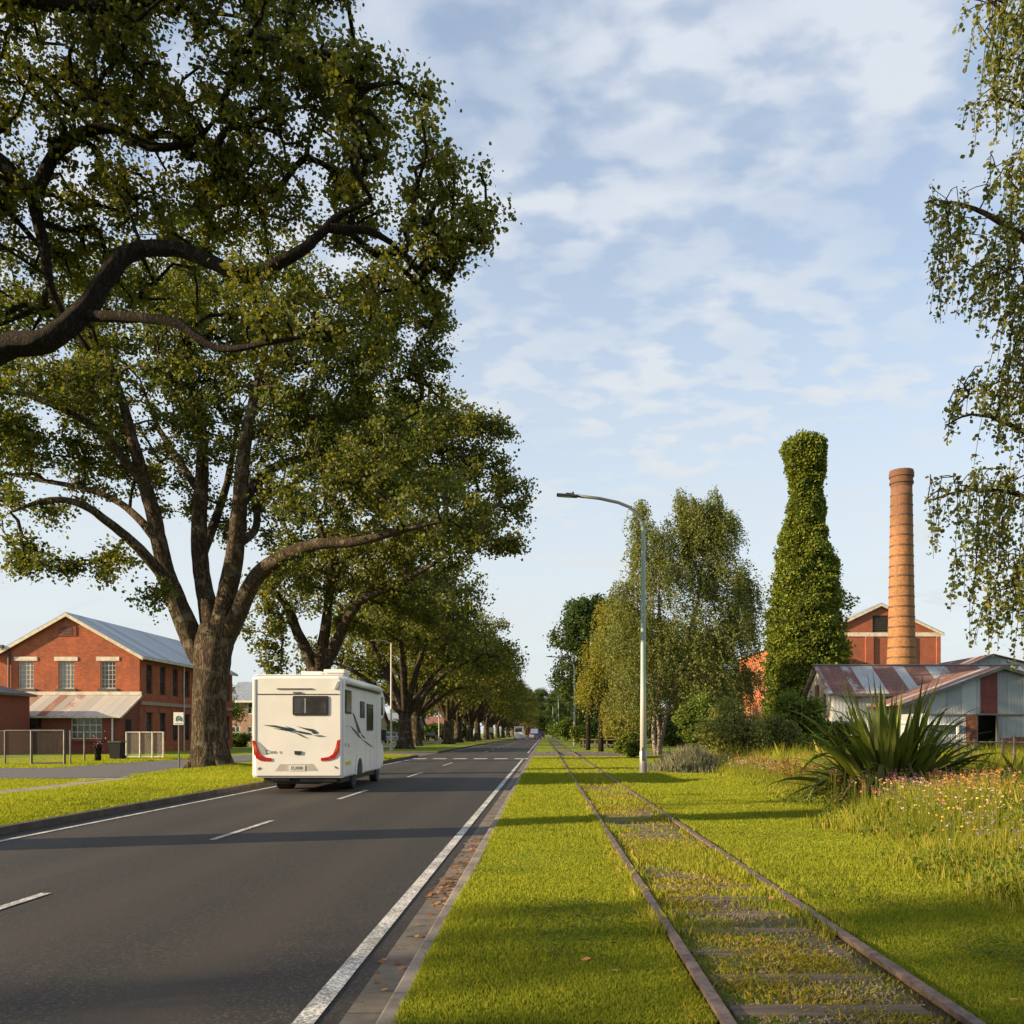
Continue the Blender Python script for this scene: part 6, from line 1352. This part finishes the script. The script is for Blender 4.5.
# grey-green soft grass clump beside the lamp
b = empty('grass_clump', 'soft grey-green ornamental grass clump right of the nearest street lamp', 'grass clump', (5.3, 33, .1)); rg = np.random.default_rng(211)
x = 5.3+rg.normal(size=9000)*.62; y = 33+rg.normal(size=9000)*.6; np_mesh('blades', blades(rg, x, y, hR, .62*np.exp(-((x-5.3)**2+(y-33)**2)/1.3)+.15, .018, .4), 5, mat_leaf('grey_grass', (.10, .12, .07), (.20, .21, .13), (.26, .22, .16), .3, 1, .2), b)
# far meadow rough
x, y = scatter(rg, 50000, 8, 34, 22, 54, 1.1); ok = x < y*.56+1.5; x, y = x[ok], y[ok]
o = np_mesh('rough_grass', blades(rg, x, y, hR, .35+.12*np.sin(x+y), .02, .4), 5, M['blade_dry'], None); tag(o, 'rough uncut grass in front of the iron sheds', 'grass', kind='stuff')
x, y = scatter(rg, 60000, -.7, 7.0, 24, 54, 1.3)
o = np_mesh('verge_grass', blades(rg, x, y, hR, .05, .022, .4), 5, M['blade'], None); tag(o, 'short grass of the verge up to the side street', 'grass', kind='stuff')
# ballast stones between the rails
rg = np.random.default_rng(231); n = 9000; x = 1.445+rg.normal(size=n)*.27; y = scatter(rg, n, 0, 1, 4.3, 22, 1.8)[1]; k_ = (np.abs(x-.865) > .05) & (np.abs(x-2.025) > .05) & (np.abs(x-1.445) < .53); x, y = x[k_], y[k_]
n = len(x); s_ = .004+.010*rg.uniform(size=n)**2; c = np.stack([x, y, hR(x, y)+s_*.3], 1); D = np.array([(1, 0, 0), (-1, 0, 0), (0, 1, 0), (0, -1, 0), (0, 0, 1), (0, 0, -1)], float)
Vt = c[:, None, :]+D[None]*s_[:, None, None]*(.6+.6*rg.uniform(size=(n, 6, 1)))+rg.normal(size=(n, 6, 3))*.25*s_[:, None, None]
F_ = np.array([(0, 2, 4), (2, 1, 4), (1, 3, 4), (3, 0, 4), (2, 0, 5), (1, 2, 5), (3, 1, 5), (0, 3, 5)]); tri = Vt[:, F_, :].reshape(-1, 3, 3)
st_m = NT('ballast_stone'); q_ = st_m.noise(23, 3, .7, st_m.pos()); st_m = st_m.bsdf(st_m.mix(st_m.step(q_, .35, .65), (.10, .074, .048), (.28, .215, .14)), .9)
o = np_mesh('ballast', tri, 3, st_m, None); tag(o, 'loose stone ballast between the old rails', 'gravel', kind='stuff')
# low yellowish weeds over the ballast
x = 1.445+rg.uniform(-.75, .75, 52000); y = scatter(rg, 52000, 0, 1, 4.3, 30, 1.7)[1]; nz_ = np.sin(x*4.1+y*1.3+1)+np.sin(y*2.3-x*3.3)+np.sin(y*.8)+.9*np.sin(y*5.3+x*6.1); k_ = (rg.uniform(size=len(x)) < np.clip(.40+.36*nz_, .05, 1)) & (np.abs(x-.865) > .045) & (np.abs(x-2.025) > .045); x, y = x[k_], y[k_]
o = np_mesh('weeds', blades(rg, x, y, hR, .032*(1+y*.03), .009*(1+y*.05), .9), 5, M['weed'], None); tag(o, 'low yellowish weeds creeping over the ballast', 'weeds', kind='stuff')
x, y = scatter(rg, 60, -.6, 3.6, 4.6, 20, 1.5)
o = np_mesh('scattered_leaves', leaves(rg, np.stack([x, y, hR(x, y)+.03], 1), .05, HEX, 3, 0, axis=np.stack([np.cos(x*99)*2, np.sin(x*99)*2, x*0+.2], 1)), 6, plain('fallen_orange', (.42, .17, .06), .8, var=.4), None); tag(o, 'a few dry orange leaves scattered on the short grass', 'fallen leaves', kind='stuff')
x, y = scatter(rg, 70000, -.65, 6.0, 4.4, 24, 1.8); v_ = np.sin(x*2.3+y*1.1)+np.sin(y*1.9-x*1.4+2)+np.sin(x*4.7+1)*.6+np.sin(y*3.7+x*2)*.6; k_ = (v_+rg.normal(size=len(x))*.4 > 1.15) & (np.abs(x-1.445) > .68) & (x < meadow_edge(y)+.3); x, y = x[k_], y[k_]
o = np_mesh('clover', leaves(rg, np.stack([x, y, hR(x, y)+.026+.014*rg.uniform(size=len(x))], 1), .017, HEX*np.array([1.6, 1]), 2.5, 0, axis=np.stack([np.cos(x*991)*2, np.sin(x*991)*2, x*0+.2], 1)), 6, M['bush'], None); tag(o, 'patches of darker clover in the mown verge', 'clover', kind='stuff')
# fallen leaves in the gutter
x = -.93+rg.normal(size=420)*.09; y = np.abs(rg.normal(size=420))*.0+np.concatenate([8.6+rg.normal(size=150)*.5, 11.3+rg.normal(size=170)*1.2, rg.uniform(5, 24, 100)]); x = np.clip(x, -1.04, -.83)
o = np_mesh('fallen_leaves', leaves(rg, np.stack([x, y, np.full(420, .012)], 1), .045, HEX, 3, 0, axis=np.stack([np.cos(x*99)*2, np.sin(x*99)*2, x*0+.12], 1)), 6, mat_leaf('fallen_leaf', (.14, .06, .03), (.30, .14, .06), (.34, .2, .09), .1, 1, .2), None); tag(o, 'dry brown leaves lying in the right gutter', 'fallen leaves', kind='stuff')
